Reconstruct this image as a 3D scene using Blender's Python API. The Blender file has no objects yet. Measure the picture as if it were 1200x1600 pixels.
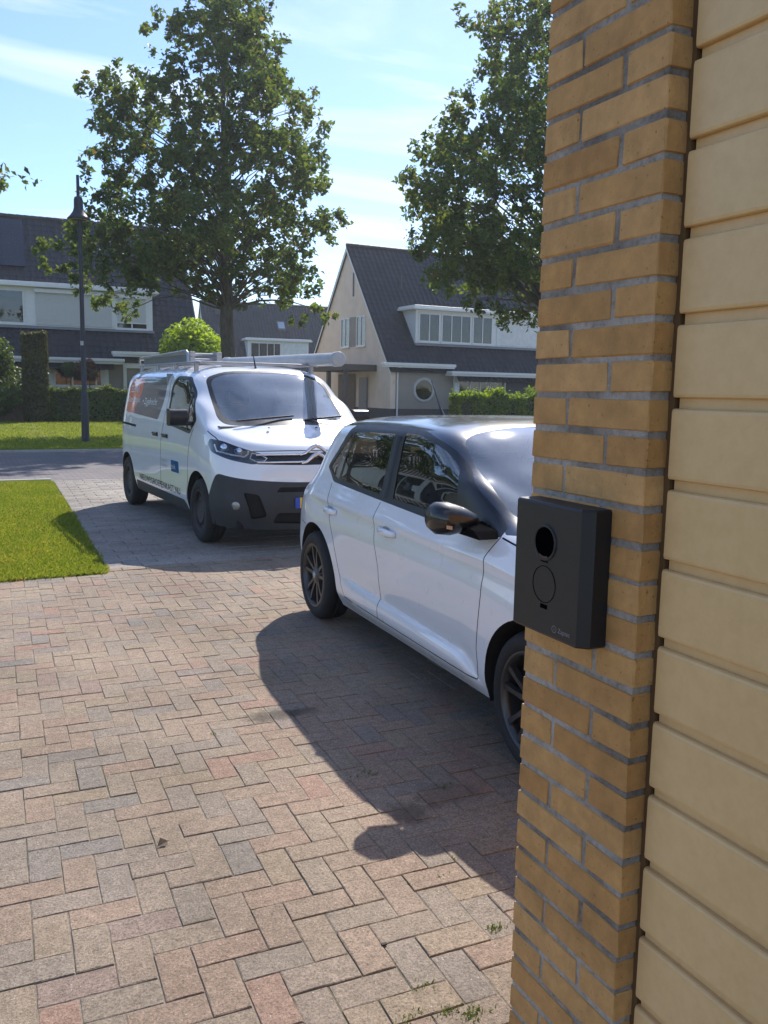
import bpy, bmesh, math, random
import numpy as np
from mathutils import Vector, Matrix
from mathutils.bvhtree import BVHTree

R = math.radians
rnd = random.Random(7)
rng = np.random.default_rng(7)
scene = bpy.context.scene
col = scene.collection

# ------------------------------------------------------------------ camera
CAM_H = 1.6
F_PX = 1345.7
PITCH, ROLL, YAW = R(7.984), R(1.004), R(25.877)
hr = Vector((math.cos(YAW), -math.sin(YAW), 0)); hf = Vector((math.sin(YAW), math.cos(YAW), 0)); zz = Vector((0, 0, 1))
c_r, c_u, c_f = hr, math.sin(PITCH) * hf + math.cos(PITCH) * zz, math.cos(PITCH) * hf - math.sin(PITCH) * zz
c_r, c_u = (math.cos(ROLL) * c_r + math.sin(ROLL) * c_u), (-math.sin(ROLL) * c_r + math.cos(ROLL) * c_u)
cam_d = bpy.data.cameras.new('camera')
cam = bpy.data.objects.new('camera', cam_d); col.objects.link(cam)
M = Matrix((c_r, c_u, -c_f)).transposed().to_4x4(); M.translation = (0, 0, CAM_H)
cam.matrix_world = M
cam_d.sensor_fit = 'VERTICAL'; cam_d.sensor_height = 36.0; cam_d.lens = 36.0 * F_PX / 1600.0
cam_d.clip_start = 0.05; cam_d.clip_end = 3000
scene.camera = cam

# ------------------------------------------------------------------ light
SUN_AZ, SUN_EL = R(40.5), R(43.5)        # azimuth clockwise from +Y
sun_dir = Vector((math.sin(SUN_AZ) * math.cos(SUN_EL), math.cos(SUN_AZ) * math.cos(SUN_EL), math.sin(SUN_EL)))
world = bpy.data.worlds.new('World'); scene.world = world; world.use_nodes = True
wt = world.node_tree; wt.nodes.clear()
wo = wt.nodes.new('ShaderNodeOutputWorld'); wb = wt.nodes.new('ShaderNodeBackground'); wb.inputs[1].default_value = 0.095
sky = wt.nodes.new('ShaderNodeTexSky'); sky.sky_type = 'NISHITA'; sky.sun_disc = False
sky.sun_elevation = SUN_EL; sky.sun_rotation = SUN_AZ; sky.air_density = 1.0; sky.dust_density = 0.3; sky.ozone_density = 4.0; sky.altitude = 0
# thin cirrus: noise on a plane high above, mixed over the sky
tc = wt.nodes.new('ShaderNodeTexCoord'); sep = wt.nodes.new('ShaderNodeSeparateXYZ'); wt.links.new(tc.outputs['Generated'], sep.inputs[0])
def wmath(op, a, b=None, clamp=False):
    n = wt.nodes.new('ShaderNodeMath'); n.operation = op; n.use_clamp = clamp
    for k, v in enumerate((a, b)):
        if v is None: continue
        if isinstance(v, (int, float)): n.inputs[k].default_value = v
        else: wt.links.new(v, n.inputs[k])
    return n.outputs[0]
zc = wmath('MAXIMUM', sep.outputs[2], 0.03); zc = wmath('ADD', zc, 0.06)
cx = wmath('DIVIDE', sep.outputs[0], zc); cy = wmath('DIVIDE', sep.outputs[1], zc)
comb = wt.nodes.new('ShaderNodeCombineXYZ'); wt.links.new(cx, comb.inputs[0]); wt.links.new(cy, comb.inputs[1])
mp = wt.nodes.new('ShaderNodeMapping'); mp.inputs['Rotation'].default_value = (0, 0, R(35)); mp.inputs['Scale'].default_value = (0.8, 2.1, 1); mp.inputs['Location'].default_value = (1.7, 0.6, 0)
wt.links.new(comb.outputs[0], mp.inputs[0])
n1 = wt.nodes.new('ShaderNodeTexNoise'); n1.inputs['Scale'].default_value = 0.75; n1.inputs['Detail'].default_value = 9; n1.inputs['Roughness'].default_value = 0.56; n1.inputs['Distortion'].default_value = 0.9
wt.links.new(mp.outputs[0], n1.inputs['Vector'])
rmp = wt.nodes.new('ShaderNodeValToRGB'); rmp.color_ramp.elements[0].position = 0.50; rmp.color_ramp.elements[1].position = 0.86
rmp.color_ramp.elements[0].color = (0, 0, 0, 1); rmp.color_ramp.elements[1].color = (1, 1, 1, 1)
wt.links.new(n1.outputs['Fac'], rmp.inputs[0])
mixc = wt.nodes.new('ShaderNodeMix'); mixc.data_type = 'RGBA'; mixc.blend_type = 'MIX'
cf = wmath('MULTIPLY', rmp.outputs[0], 0.8)
tintn = wt.nodes.new('ShaderNodeMix'); tintn.data_type = 'RGBA'; tintn.blend_type = 'MULTIPLY'; tintn.inputs[0].default_value = 1.0; tintn.inputs[7].default_value = (0.92, 0.945, 1.05, 1)
wt.links.new(sky.outputs[0], tintn.inputs[6])
wt.links.new(cf, mixc.inputs[0]); wt.links.new(tintn.outputs[2], mixc.inputs[6])
mixc.inputs[7].default_value = (7.6, 7.8, 8.0, 1)
wt.links.new(mixc.outputs[2], wb.inputs[0]); wt.links.new(wb.outputs[0], wo.inputs[0])

sl = bpy.data.lights.new('sun', 'SUN'); sl.energy = 3.2; sl.angle = R(0.53); sl.color = (1.0, 0.94, 0.86)
sun = bpy.data.objects.new('sun', sl); col.objects.link(sun)
sun.rotation_euler = (-sun_dir).to_track_quat('-Z', 'Y').to_euler(); sun.location = (30, 35, 40)
vs = scene.view_settings; vs.view_transform = 'Standard'; vs.look = 'None'; vs.exposure = 1.12; vs.gamma = 1.0; vs.use_curve_mapping = False
scene.cycles.max_bounces = 10; scene.cycles.diffuse_bounces = 4; scene.cycles.transparent_max_bounces = 24
scene.cycles.sample_clamp_indirect = 6.0

# ------------------------------------------------------------------ materials
MATS = {}
def nodes_of(name):
    m = bpy.data.materials.new(name); m.use_nodes = True; nt = m.node_tree
    return m, nt, nt.nodes['Principled BSDF']
def L_(nt, a, b): nt.links.new(a, b)
def texco(nt, kind='Object', scale=(1, 1, 1)):
    t = nt.nodes.new('ShaderNodeTexCoord'); m = nt.nodes.new('ShaderNodeMapping'); m.inputs['Scale'].default_value = scale
    L_(nt, t.outputs[kind], m.inputs[0]); return m.outputs[0]
def noise(nt, vec, scale, detail=4, rough=0.55, dist=0.0):
    n = nt.nodes.new('ShaderNodeTexNoise'); n.inputs['Scale'].default_value = scale; n.inputs['Detail'].default_value = detail
    n.inputs['Roughness'].default_value = rough; n.inputs['Distortion'].default_value = dist
    if vec is not None: L_(nt, vec, n.inputs['Vector'])
    return n.outputs['Fac']
def ramp(nt, fac, stops):
    r = nt.nodes.new('ShaderNodeValToRGB'); e = r.color_ramp.elements
    while len(e) < len(stops): e.new(0.5)
    for k, (p, c) in enumerate(stops): e[k].position = p; e[k].color = (*c, 1)
    L_(nt, fac, r.inputs[0]); return r.outputs[0]
def mix(nt, fac, a, b, mode='MIX'):
    n = nt.nodes.new('ShaderNodeMix'); n.data_type = 'RGBA'; n.blend_type = mode
    for s, v in ((0, fac), (6, a), (7, b)):
        if isinstance(v, (int, float)): n.inputs[s].default_value = v
        elif isinstance(v, tuple): n.inputs[s].default_value = (*v, 1)
        else: L_(nt, v, n.inputs[s])
    return n.outputs[2]
def mth(nt, op, a, b=None, clamp=False):
    n = nt.nodes.new('ShaderNodeMath'); n.operation = op; n.use_clamp = clamp
    for s, v in ((0, a), (1, b)):
        if v is None: continue
        if isinstance(v, (int, float)): n.inputs[s].default_value = v
        else: L_(nt, v, n.inputs[s])
    return n.outputs[0]
def bump(nt, bs, h, strength=0.3, dist=0.01):
    b = nt.nodes.new('ShaderNodeBump'); b.inputs['Strength'].default_value = strength; b.inputs['Distance'].default_value = dist
    L_(nt, h, b.inputs['Height']); L_(nt, b.outputs[0], bs.inputs['Normal'])
def island_random(nt):
    g = nt.nodes.new('ShaderNodeNewGeometry'); o = nt.nodes.new('ShaderNodeObjectInfo')
    return mth(nt, 'FRACT', mth(nt, 'ADD', g.outputs['Random Per Island'], o.outputs['Random']))
def plain(name, c, rough=0.5, metal=0.0, var=0.12, scale=6.0, coat=0.0, bmp=0.0, bscale=80.0, spec=0.5, kind='Object'):
    """painted or moulded surface: base colour with soft dirt variation and fine relief"""
    if name in MATS: return MATS[name]
    m, nt, bs = nodes_of(name)
    v = texco(nt, kind)
    n = noise(nt, v, scale, 5)
    lo = tuple(x * (1 - var) for x in c); hi = tuple(min(1, x * (1 + var * 0.6)) for x in c)
    L_(nt, ramp(nt, n, [(0.3, lo), (0.7, hi)]), bs.inputs['Base Color'])
    rr = mth(nt, 'ADD', mth(nt, 'MULTIPLY', noise(nt, v, scale * 3, 3), 0.16), rough - 0.08, clamp=True)
    L_(nt, rr, bs.inputs['Roughness'])
    bs.inputs['Metallic'].default_value = metal; bs.inputs['Coat Weight'].default_value = coat; bs.inputs['Coat Roughness'].default_value = 0.03
    bs.inputs['Specular IOR Level'].default_value = spec
    if bmp: bump(nt, bs, noise(nt, v, bscale, 4), bmp, 0.004)
    MATS[name] = m; return m
def emission_free_glass(name, tint, trans=0.8, rough=0.0, ior=1.5, dust=0.0, refl=2.0):
    """a sheet of glass: fresnel mirror over a tinted see-through pane"""
    m = bpy.data.materials.new(name); m.use_nodes = True; nt = m.node_tree; nt.nodes.clear()
    o = nt.nodes.new('ShaderNodeOutputMaterial'); mx = nt.nodes.new('ShaderNodeMixShader'); tr = nt.nodes.new('ShaderNodeBsdfTransparent'); gl = nt.nodes.new('ShaderNodeBsdfGlossy')
    fr = nt.nodes.new('ShaderNodeFresnel'); fr.inputs[0].default_value = ior
    tr.inputs[0].default_value = (*[t * trans for t in tint], 1); gl.inputs['Roughness'].default_value = rough
    v = texco(nt); d = ramp(nt, noise(nt, v, 3.0, 5), [(0.35, (0.93,) * 3), (0.7, (1,) * 3)])
    L_(nt, d, gl.inputs[0])
    f2 = mth(nt, 'MULTIPLY', fr.outputs[0], refl, clamp=True)
    L_(nt, f2, mx.inputs[0]); L_(nt, tr.outputs[0], mx.inputs[1]); L_(nt, gl.outputs[0], mx.inputs[2])
    last = mx.outputs[0]
    if dust:     # film of dust on the pane
        df = nt.nodes.new('ShaderNodeBsdfDiffuse'); df.inputs[0].default_value = (0.58, 0.66, 0.73, 1); m2 = nt.nodes.new('ShaderNodeMixShader')
        L_(nt, mth(nt, 'MULTIPLY', ramp(nt, noise(nt, v, 1.6, 7, 0.65, 0.6), [(0.3, (.25, .25, .25)), (0.7, (1, 1, 1))]), dust * 1.7), m2.inputs[0]); L_(nt, last, m2.inputs[1]); L_(nt, df.outputs[0], m2.inputs[2]); last = m2.outputs[0]
    L_(nt, last, o.inputs[0])
    MATS[name] = m; return m

# ------------------------------------------------------------------ object helpers
def tag(o, label=None, cat=None, group=None, kind=None):
    if label: o['label'] = label
    if cat: o['category'] = cat
    if group: o['group'] = group
    if kind: o['kind'] = kind
    return o
def empty(name, loc=(0, 0, 0), rz=0.0, label=None, cat=None, group=None):
    o = bpy.data.objects.new(name, None); col.objects.link(o); o.location = loc; o.rotation_euler = (0, 0, rz); o.empty_display_size = 0.2
    return tag(o, label, cat, group)
class MB:
    """collects geometry, links it as one mesh object"""
    def __init__(s): s.v = []; s.f = []; s.T = None; s.sm = []
    def add(s, vs, fs, smooth=False):
        b = len(s.v); s.v += [tuple(v) for v in vs]; s.f += [tuple(i + b for i in f) for f in fs]; s.sm += [smooth] * len(fs); return s
    def box(s, x0, x1, y0, y1, z0, z1, bv=0.0):
        if bv <= 0:
            return s.add([(x0, y0, z0), (x1, y0, z0), (x1, y1, z0), (x0, y1, z0), (x0, y0, z1), (x1, y0, z1), (x1, y1, z1), (x0, y1, z1)],
                         [(0, 3, 2, 1), (4, 5, 6, 7), (0, 1, 5, 4), (1, 2, 6, 5), (2, 3, 7, 6), (3, 0, 4, 7)])
        bm = bmesh.new(); bmesh.ops.create_cube(bm, size=1.0)
        for v in bm.verts: v.co = Vector(((x0 + x1) / 2 + v.co.x * (x1 - x0), (y0 + y1) / 2 + v.co.y * (y1 - y0), (z0 + z1) / 2 + v.co.z * (z1 - z0)))
        bmesh.ops.bevel(bm, geom=bm.edges[:], offset=bv, segments=2, affect='EDGES', profile=0.5)
        bm.verts.ensure_lookup_table(); bm.verts.index_update()
        s.add([v.co[:] for v in bm.verts], [[v.index for v in f.verts] for f in bm.faces]); bm.free(); return s
    def prism(s, poly, a0, a1, axis='y'):
        """extrude 2d polygon along axis"""
        n = len(poly)
        def P(p, a):
            return {'y': (p[0], a, p[1]), 'x': (a, p[0], p[1]), 'z': (p[0], p[1], a)}[axis]
        return s.add([P(p, a0) for p in poly] + [P(p, a1) for p in poly],
                     [tuple(range(n))[::-1], tuple(range(n, 2 * n))] + [(i, (i + 1) % n, n + (i + 1) % n, n + i) for i in range(n)])
    def tube(s, pts, rad, seg=10, cap=True, smooth=True):
        pts = [Vector(p) for p in pts]; n = len(pts); rads = rad if hasattr(rad, '__len__') else [rad] * n
        vs = []; up = Vector((0, 0, 1)); prev = None
        for i, p in enumerate(pts):
            t = (pts[min(i + 1, n - 1)] - pts[max(i - 1, 0)]).normalized()
            if prev is None:
                a = t.cross(up if abs(t.z) < 0.9 else Vector((1, 0, 0))).normalized()
            else: a = (prev - t * prev.dot(t)).normalized()
            prev = a; b = t.cross(a)
            for k in range(seg):
                th = 2 * math.pi * k / seg; vs.append(p + (a * math.cos(th) + b * math.sin(th)) * rads[i])
        fs = [(i * seg + k, i * seg + (k + 1) % seg, (i + 1) * seg + (k + 1) % seg, (i + 1) * seg + k) for i in range(n - 1) for k in range(seg)]
        b0 = len(s.f); s.add(vs, fs, smooth)
        if cap: s.add(vs[:seg], [tuple(range(seg))[::-1]]); s.add(vs[-seg:], [tuple(range(seg))])
        return s
    def lathe(s, prof, axis='z', seg=32, c=(0, 0, 0), smooth=True):
        """prof: (r, h) pairs"""
        vs = []
        for r, h in prof:
            for k in range(seg):
                t = 2 * math.pi * k / seg; a, b = r * math.cos(t), r * math.sin(t)
                p = {'z': (a, b, h), 'y': (a, h, b), 'x': (h, a, b)}[axis]; vs.append((p[0] + c[0], p[1] + c[1], p[2] + c[2]))
        n = len(prof)
        return s.add(vs, [(i * seg + k, i * seg + (k + 1) % seg, (i + 1) * seg + (k + 1) % seg, (i + 1) * seg + k) for i in range(n - 1) for k in range(seg)], smooth)
    def mesh(s, name, T=None, recalc=True):
        me = bpy.data.meshes.new(name); vs = s.v if T is None else [tuple(T @ Vector(v)) for v in s.v]
        me.from_pydata(vs, [], s.f); me.update()
        if recalc:
            bm = bmesh.new(); bm.from_mesh(me); bmesh.ops.recalc_face_normals(bm, faces=bm.faces[:]); bm.to_mesh(me); bm.free()
        me.polygons.foreach_set('use_smooth', s.sm); me.update(); return me
    def build(s, name, m, parent=None, T=None, recalc=True):
        me = s.mesh(name, T, recalc); me.materials.append(m)
        o = bpy.data.objects.new(name, me); col.objects.link(o)
        if parent is not None: o.parent = parent
        return o
def np_mesh(name, V, Fq, m, parent=None, smooth=False, fm=None):
    """fast mesh from numpy verts (n,3) and faces (k,4 or 3)"""
    me = bpy.data.meshes.new(name); V = np.asarray(V, dtype=np.float32); Fq = np.asarray(Fq, dtype=np.int32); k = Fq.shape[1]
    me.vertices.add(len(V)); me.vertices.foreach_set('co', V.ravel()); me.loops.add(Fq.size); me.loops.foreach_set('vertex_index', Fq.ravel())
    me.polygons.add(len(Fq)); me.polygons.foreach_set('loop_start', np.arange(0, Fq.size, k, dtype=np.int32))
    me.polygons.foreach_set('use_smooth', [smooth] * len(Fq)); me.update(calc_edges=True); me.materials.append(m)
    o = bpy.data.objects.new(name, me); col.objects.link(o)
    if parent is not None: o.parent = parent
    return o
def struct(o): o['kind'] = 'structure'; return o
# ------------------------------------------------------------------ ground materials
def gnd(px, py):
    d = c_f + (px - 600) / F_PX * c_r - (py - 800) / F_PX * c_u; t = -CAM_H / d.z; return Vector((0, 0, CAM_H)) + d * t
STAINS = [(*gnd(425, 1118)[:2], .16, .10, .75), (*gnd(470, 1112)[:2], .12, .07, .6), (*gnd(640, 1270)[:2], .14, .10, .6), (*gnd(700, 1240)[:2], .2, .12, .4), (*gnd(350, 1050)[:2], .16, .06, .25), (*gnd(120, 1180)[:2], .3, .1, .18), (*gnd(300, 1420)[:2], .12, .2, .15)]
def mat_paver(name, stops, speck=0.5):
    m, nt, bs = nodes_of(name)
    g = nt.nodes.new('ShaderNodeNewGeometry'); pos = g.outputs['Position']
    base = ramp(nt, island_random(nt), stops)
    patch = noise(nt, pos, 1.1, 5, 0.6)
    dirt = ramp(nt, patch, [(0.3, (0.72, 0.70, 0.67)), (0.62, (1.08, 1.06, 1.04))])
    c = mix(nt, 1.0, base, dirt, 'MULTIPLY')
    grain = noise(nt, pos, 120, 5, 0.8)
    c = mix(nt, 1.0, c, ramp(nt, grain, [(0.30, (0.30, 0.285, 0.27)), (0.47, (0.98, 0.98, 0.98)), (0.64, (1.5, 1.48, 1.44))]), 'MULTIPLY')
    mid = noise(nt, pos, 28, 4, 0.6)
    c = mix(nt, 1.0, c, ramp(nt, mid, [(0.3, (0.78, 0.77, 0.75)), (0.7, (1.12, 1.11, 1.10))]), 'MULTIPLY')
    vor = nt.nodes.new('ShaderNodeTexVoronoi'); vor.inputs['Scale'].default_value = 62; L_(nt, pos, vor.inputs['Vector'])
    sp = ramp(nt, vor.outputs['Distance'], [(0.10, (1, 1, 1)), (0.17, (0, 0, 0))])
    keep = mth(nt, 'GREATER_THAN', noise(nt, pos, 21, 2), 0.57)
    c = mix(nt, mth(nt, 'MULTIPLY', mth(nt, 'MULTIPLY', sp, keep), speck), c, (0.66, 0.62, 0.54))
    # tyre smear and oil drips with their own shapes
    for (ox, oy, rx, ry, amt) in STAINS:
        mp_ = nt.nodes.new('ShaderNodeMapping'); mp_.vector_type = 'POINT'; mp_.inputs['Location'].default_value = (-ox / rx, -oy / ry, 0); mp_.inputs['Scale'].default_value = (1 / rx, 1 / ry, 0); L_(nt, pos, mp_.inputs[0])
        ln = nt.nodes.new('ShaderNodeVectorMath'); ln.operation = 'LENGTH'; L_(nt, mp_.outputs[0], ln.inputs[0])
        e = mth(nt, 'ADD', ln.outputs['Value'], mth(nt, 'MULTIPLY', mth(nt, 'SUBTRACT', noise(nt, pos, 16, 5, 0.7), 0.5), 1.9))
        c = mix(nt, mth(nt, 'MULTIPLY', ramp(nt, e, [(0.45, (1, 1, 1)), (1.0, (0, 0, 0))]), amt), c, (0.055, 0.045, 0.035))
    L_(nt, c, bs.inputs['Base Color']); bs.inputs['Roughness'].default_value = 0.85; bs.inputs['Specular IOR Level'].default_value = 0.3
    h = mth(nt, 'ADD', mth(nt, 'MULTIPLY', grain, 0.8), mth(nt, 'MULTIPLY', mid, 0.9))
    bump(nt, bs, h, 1.0, 0.005); return m
PAVER = mat_paver('paver_concrete', [(0.0, (0.255, 0.205, 0.160)), (0.2, (0.268, 0.200, 0.154)), (0.35, (0.258, 0.209, 0.160)), (0.5, (0.232, 0.199, 0.166)), (0.62, (0.268, 0.216, 0.158)), (0.76, (0.252, 0.204, 0.161)), (0.85, (0.202, 0.186, 0.168)), (0.92, (0.285, 0.188, 0.146)), (1.0, (0.256, 0.206, 0.160))])
GREYPAVER = mat_paver('grey_paver_concrete', [(0.0, (0.26, 0.245, 0.23)), (0.35, (0.30, 0.275, 0.25)), (0.7, (0.24, 0.23, 0.22)), (1.0, (0.31, 0.28, 0.25))], 0.3)
def mat_sand():
    m, nt, bs = nodes_of('joint_sand'); g = nt.nodes.new('ShaderNodeNewGeometry'); p = g.outputs['Position']
    c = ramp(nt, noise(nt, p, 60, 6, 0.7), [(0.3, (0.15, 0.125, 0.098)), (0.7, (0.28, 0.235, 0.18))])
    moss = mth(nt, 'MULTIPLY', ramp(nt, noise(nt, p, 1.6, 3), [(0.5, (0, 0, 0)), (0.62, (1, 1, 1))]), 0.7)
    c = mix(nt, moss, c, (0.07, 0.075, 0.03)); L_(nt, c, bs.inputs['Base Color']); bs.inputs['Roughness'].default_value = 0.95
    bump(nt, bs, noise(nt, p, 220, 4), 0.8, 0.004); return m
SAND = mat_sand()
def mat_ground(name, a, b, scale, b2=None, bd=0.02):
    m, nt, bs = nodes_of(name); g = nt.nodes.new('ShaderNodeNewGeometry'); p = g.outputs['Position']
    c = ramp(nt, noise(nt, p, scale, 6, 0.65), [(0.32, a), (0.68, b)])
    big = ramp(nt, noise(nt, p, 0.25, 4), [(0.35, (0.8, 0.84, 0.75)), (0.65, (1.12, 1.06, 1.0))]); c = mix(nt, 1.0, c, big, 'MULTIPLY')
    L_(nt, c, bs.inputs['Base Color']); bs.inputs['Roughness'].default_value = 0.9; bs.inputs['Specular IOR Level'].default_value = 0.2
    bump(nt, bs, noise(nt, p, scale * 2.2, 5, 0.7), 0.8, bd); return m
LAWN = mat_ground('lawn_soil', (0.12, 0.155, 0.03), (0.19, 0.22, 0.06), 14)
FIELD = mat_ground('open_ground', (0.06, 0.09, 0.025), (0.12, 0.13, 0.05), 3)
def mat_asphalt():
    m, nt, bs = nodes_of('road_surface'); g = nt.nodes.new('ShaderNodeNewGeometry'); p = g.outputs['Position']
    mp_ = nt.nodes.new('ShaderNodeMapping'); mp_.inputs['Scale'].default_value = (1, 1, 1); L_(nt, p, mp_.inputs[0])
    br = nt.nodes.new('ShaderNodeTexBrick'); br.inputs['Scale'].default_value = 1.0; br.inputs['Brick Width'].default_value = 0.21; br.inputs['Row Height'].default_value = 0.105; br.inputs['Mortar Size'].default_value = 0.006
    br.inputs['Color1'].default_value = (0.13, 0.12, 0.125, 1); br.inputs['Color2'].default_value = (0.185, 0.165, 0.16, 1); br.inputs['Mortar'].default_value = (0.06, 0.056, 0.05, 1)
    L_(nt, mp_.outputs[0], br.inputs['Vector'])
    c = mix(nt, 1.0, br.outputs['Color'], ramp(nt, noise(nt, p, 0.7, 6, 0.6), [(0.3, (0.75, 0.75, 0.78)), (0.7, (1.15, 1.12, 1.1))]), 'MULTIPLY')
    L_(nt, c, bs.inputs['Base Color']); bs.inputs['Roughness'].default_value = 0.85
    bump(nt, bs, noise(nt, p, 90, 4), 0.5, 0.006); return m
ROAD = mat_asphalt()

def sheet(name, pts, z, m, parent=None):
    o = MB().add([(x, y, z) for x, y in pts], [tuple(range(len(pts)))]).build(name, m, parent, recalc=False); return o
# big ground sheet reaching the horizon
struct(sheet('ground', [(-400, -300), (400, -300), (400, 500), (-400, 500)], -0.08, FIELD))
# street with kerbs
struct(MB().box(-120, 140, 15.62, 22.55, -0.3, -0.02).build('road', ROAD))
KERB = plain('kerb_concrete', (0.33, 0.32, 0.30), 0.85, bmp=0.5)
for i, (y0, y1, x0, x1) in enumerate(((15.47, 15.60, -60, 1.25), (22.57, 22.70, -60, 80))):
    k = MB(); x = x0
    while x < x1:
        k.box(x, min(x + 0.996, x1), y0, y1, -0.3, 0.035, 0.008); x += 1.0
    tag(struct(k.build('kerb', KERB)))
# near lawn: a gently uneven slab of turf
def turf(name, quad, nx, ny, z, amp, m):
    q = [np.array(p, float) for p in quad]; V = []; F = []
    for j in range(ny + 1):
        for i in range(nx + 1):
            u, v = i / nx, j / ny; p = (1 - u) * (1 - v) * q[0] + u * (1 - v) * q[1] + u * v * q[2] + (1 - u) * v * q[3]
            e = min(1, 8 * min(u, 1 - u, v, 1 - v)); V.append((p[0], p[1], z - 0.05 * (1 - e) + amp * e * (math.sin(p[0] * 1.7 + p[1]) * math.cos(p[1] * 0.9 - p[0] * 0.4))))
    for j in range(ny):
        for i in range(nx):
            a = j * (nx + 1) + i; F.append((a, a + 1, a + nx + 2, a + nx + 1))
    return np_mesh(name, V, F, m, smooth=True)
lawn_quad = [(-14, 6.9), (1.03, 7.66), (1.24, 15.44), (-14, 15.44)]
struct(turf('lawn', lawn_quad, 60, 40, 0.0, 0.02, LAWN))
struct(turf('verge', [(-60, 22.7), (13.0, 22.7), (13.0, 44.5), (-60, 44.5)], 80, 30, 0.0, 0.03, LAWN))
struct(sheet('house_forecourt', [(13.0, 22.7), (60, 22.7), (60, 44), (13.0, 44)], -0.012, GREYPAVER))

# ------------------------------------------------------------------ pavers
drive = struct(sheet('driveway', [(-7, -4), (9, -4), (9, 7.82), (-7, 7.5)], -0.0036, SAND))
fore = struct(sheet('parking_bay', [(0.95, 7.6), (12.9, 7.82), (12.9, 15.58), (1.2, 15.58)], -0.0165, SAND))
def paver_geo(l, w, seed, h=0.05, ch=0.0025):
    r = random.Random(seed); j = lambda a: r.uniform(-a, a)
    def ring(dx, z, jj, n=3):
        pts = []
        cs = [(-l / 2 + dx, -w / 2 + dx), (l / 2 - dx, -w / 2 + dx), (l / 2 - dx, w / 2 - dx), (-l / 2 + dx, w / 2 - dx)]
        for k in range(4):
            a, b = cs[k], cs[(k + 1) % 4]
            for t in range(n if k % 2 == 0 else 2):
                u = t / (n if k % 2 == 0 else 2)
                pts.append((a[0] + (b[0] - a[0]) * u + j(jj), a[1] + (b[1] - a[1]) * u + j(jj), z + j(jj * 0.4)))
        return pts
    r0 = ring(0.0, -h, 0.0); r1 = ring(0.0, -ch * 0.8, 0.0011); r2 = ring(ch, 0, 0.0016); n = len(r0)
    V = r0 + r1 + r2; F = []
    for k in range(2):
        for i in range(n): F.append((k * n + i, k * n + (i + 1) % n, (k + 1) * n + (i + 1) % n, (k + 1) * n + i))
    F.append(tuple(range(2 * n, 3 * n)))
    return V, F
U = 0.1036
PROT = -R(1.795)
ca, sa = math.cos(PROT), math.sin(PROT)
ORG = None
def gnd(px, py):
    d = c_f + (px - 600) / F_PX * c_r - (py - 800) / F_PX * c_u; t = -CAM_H / d.z; return Vector((0, 0, CAM_H)) + d * t
ORG = gnd(55, 1536.7)
def to_w(a, b): return (ORG.x + a * ca - b * sa, ORG.y + a * sa + b * ca)
def inframe(x, y, mrg=0.06):
    d = Vector((x, y, 0)) - Vector((0, 0, CAM_H)); k = d.dot(c_f)
    if k < 0.2: return None
    u, v = d.dot(c_r) / k * F_PX, -d.dot(c_u) / k * F_PX
    return k if abs(u) < 600 * (1 + mrg) and abs(v) < 800 * (1 + mrg) else None
cells = []
for i in range(-75, 90):
    for j in range(-60, 80):
        s_ = (i + j + 1) % 4
        if s_ == 0: cx_, cy_, rot = i + 1.0, j + 0.5, 0.0
        elif s_ == 2: cx_, cy_, rot = i + 0.5, j + 1.0, math.pi / 2
        else: continue
        x, y = to_w(cx_ * U, cy_ * U)
        lim = 7.62 + 0.012 * x
        if not (-4.6 < x < 7.5 and -2.2 < y < lim): continue
        if x > 1.05 and y < 1.36: continue          # under the garage
        k = inframe(x, y)
        hidden = (x > 0.985 and y < 1.42) or (x / max(y, 0.01) > 0.735 and y < 3.0 and x > 0.9)
        cells.append((k if (k and not hidden) else 1e6 + len(cells), x, y, rot + PROT))
cells.sort()
pvar = []
for s in range(6):
    V, F = paver_geo(2 * U - 0.0036, U - 0.0036, 40 + s); mb = MB().add(V, F); me = mb.mesh('paver', recalc=True); me.materials.append(PAVER); pvar.append(me)
restV = MB()
for n, (k, x, y, rot) in enumerate(cells):
    dz = rnd.uniform(-0.0022, 0.0018); rz = rot + rnd.uniform(-0.006, 0.006); x += rnd.uniform(-0.0011, 0.0011); y += rnd.uniform(-0.0011, 0.0011)
    tx, ty = rnd.uniform(-0.006, 0.006), rnd.uniform(-0.006, 0.006)
    if n < 300:
        o = bpy.data.objects.new('paver', rnd.choice(pvar)); col.objects.link(o); o.parent = drive
        o.location = (x, y, dz); o.rotation_euler = (tx, ty, rz)
    else:
        V, F = paver_geo(2 * U - 0.0036, U - 0.0036, rnd.randrange(10 ** 6)); T = Matrix.Translation((x, y, dz)) @ Matrix.Rotation(rz, 4, 'Z') @ Matrix.Rotation(tx, 4, 'X') @ Matrix.Rotation(ty, 4, 'Y')
        restV.add([tuple(T @ Vector(v)) for v in V], F)
tag(restV.build('paver_field', PAVER, drive, recalc=False), kind='stuff')
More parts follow.
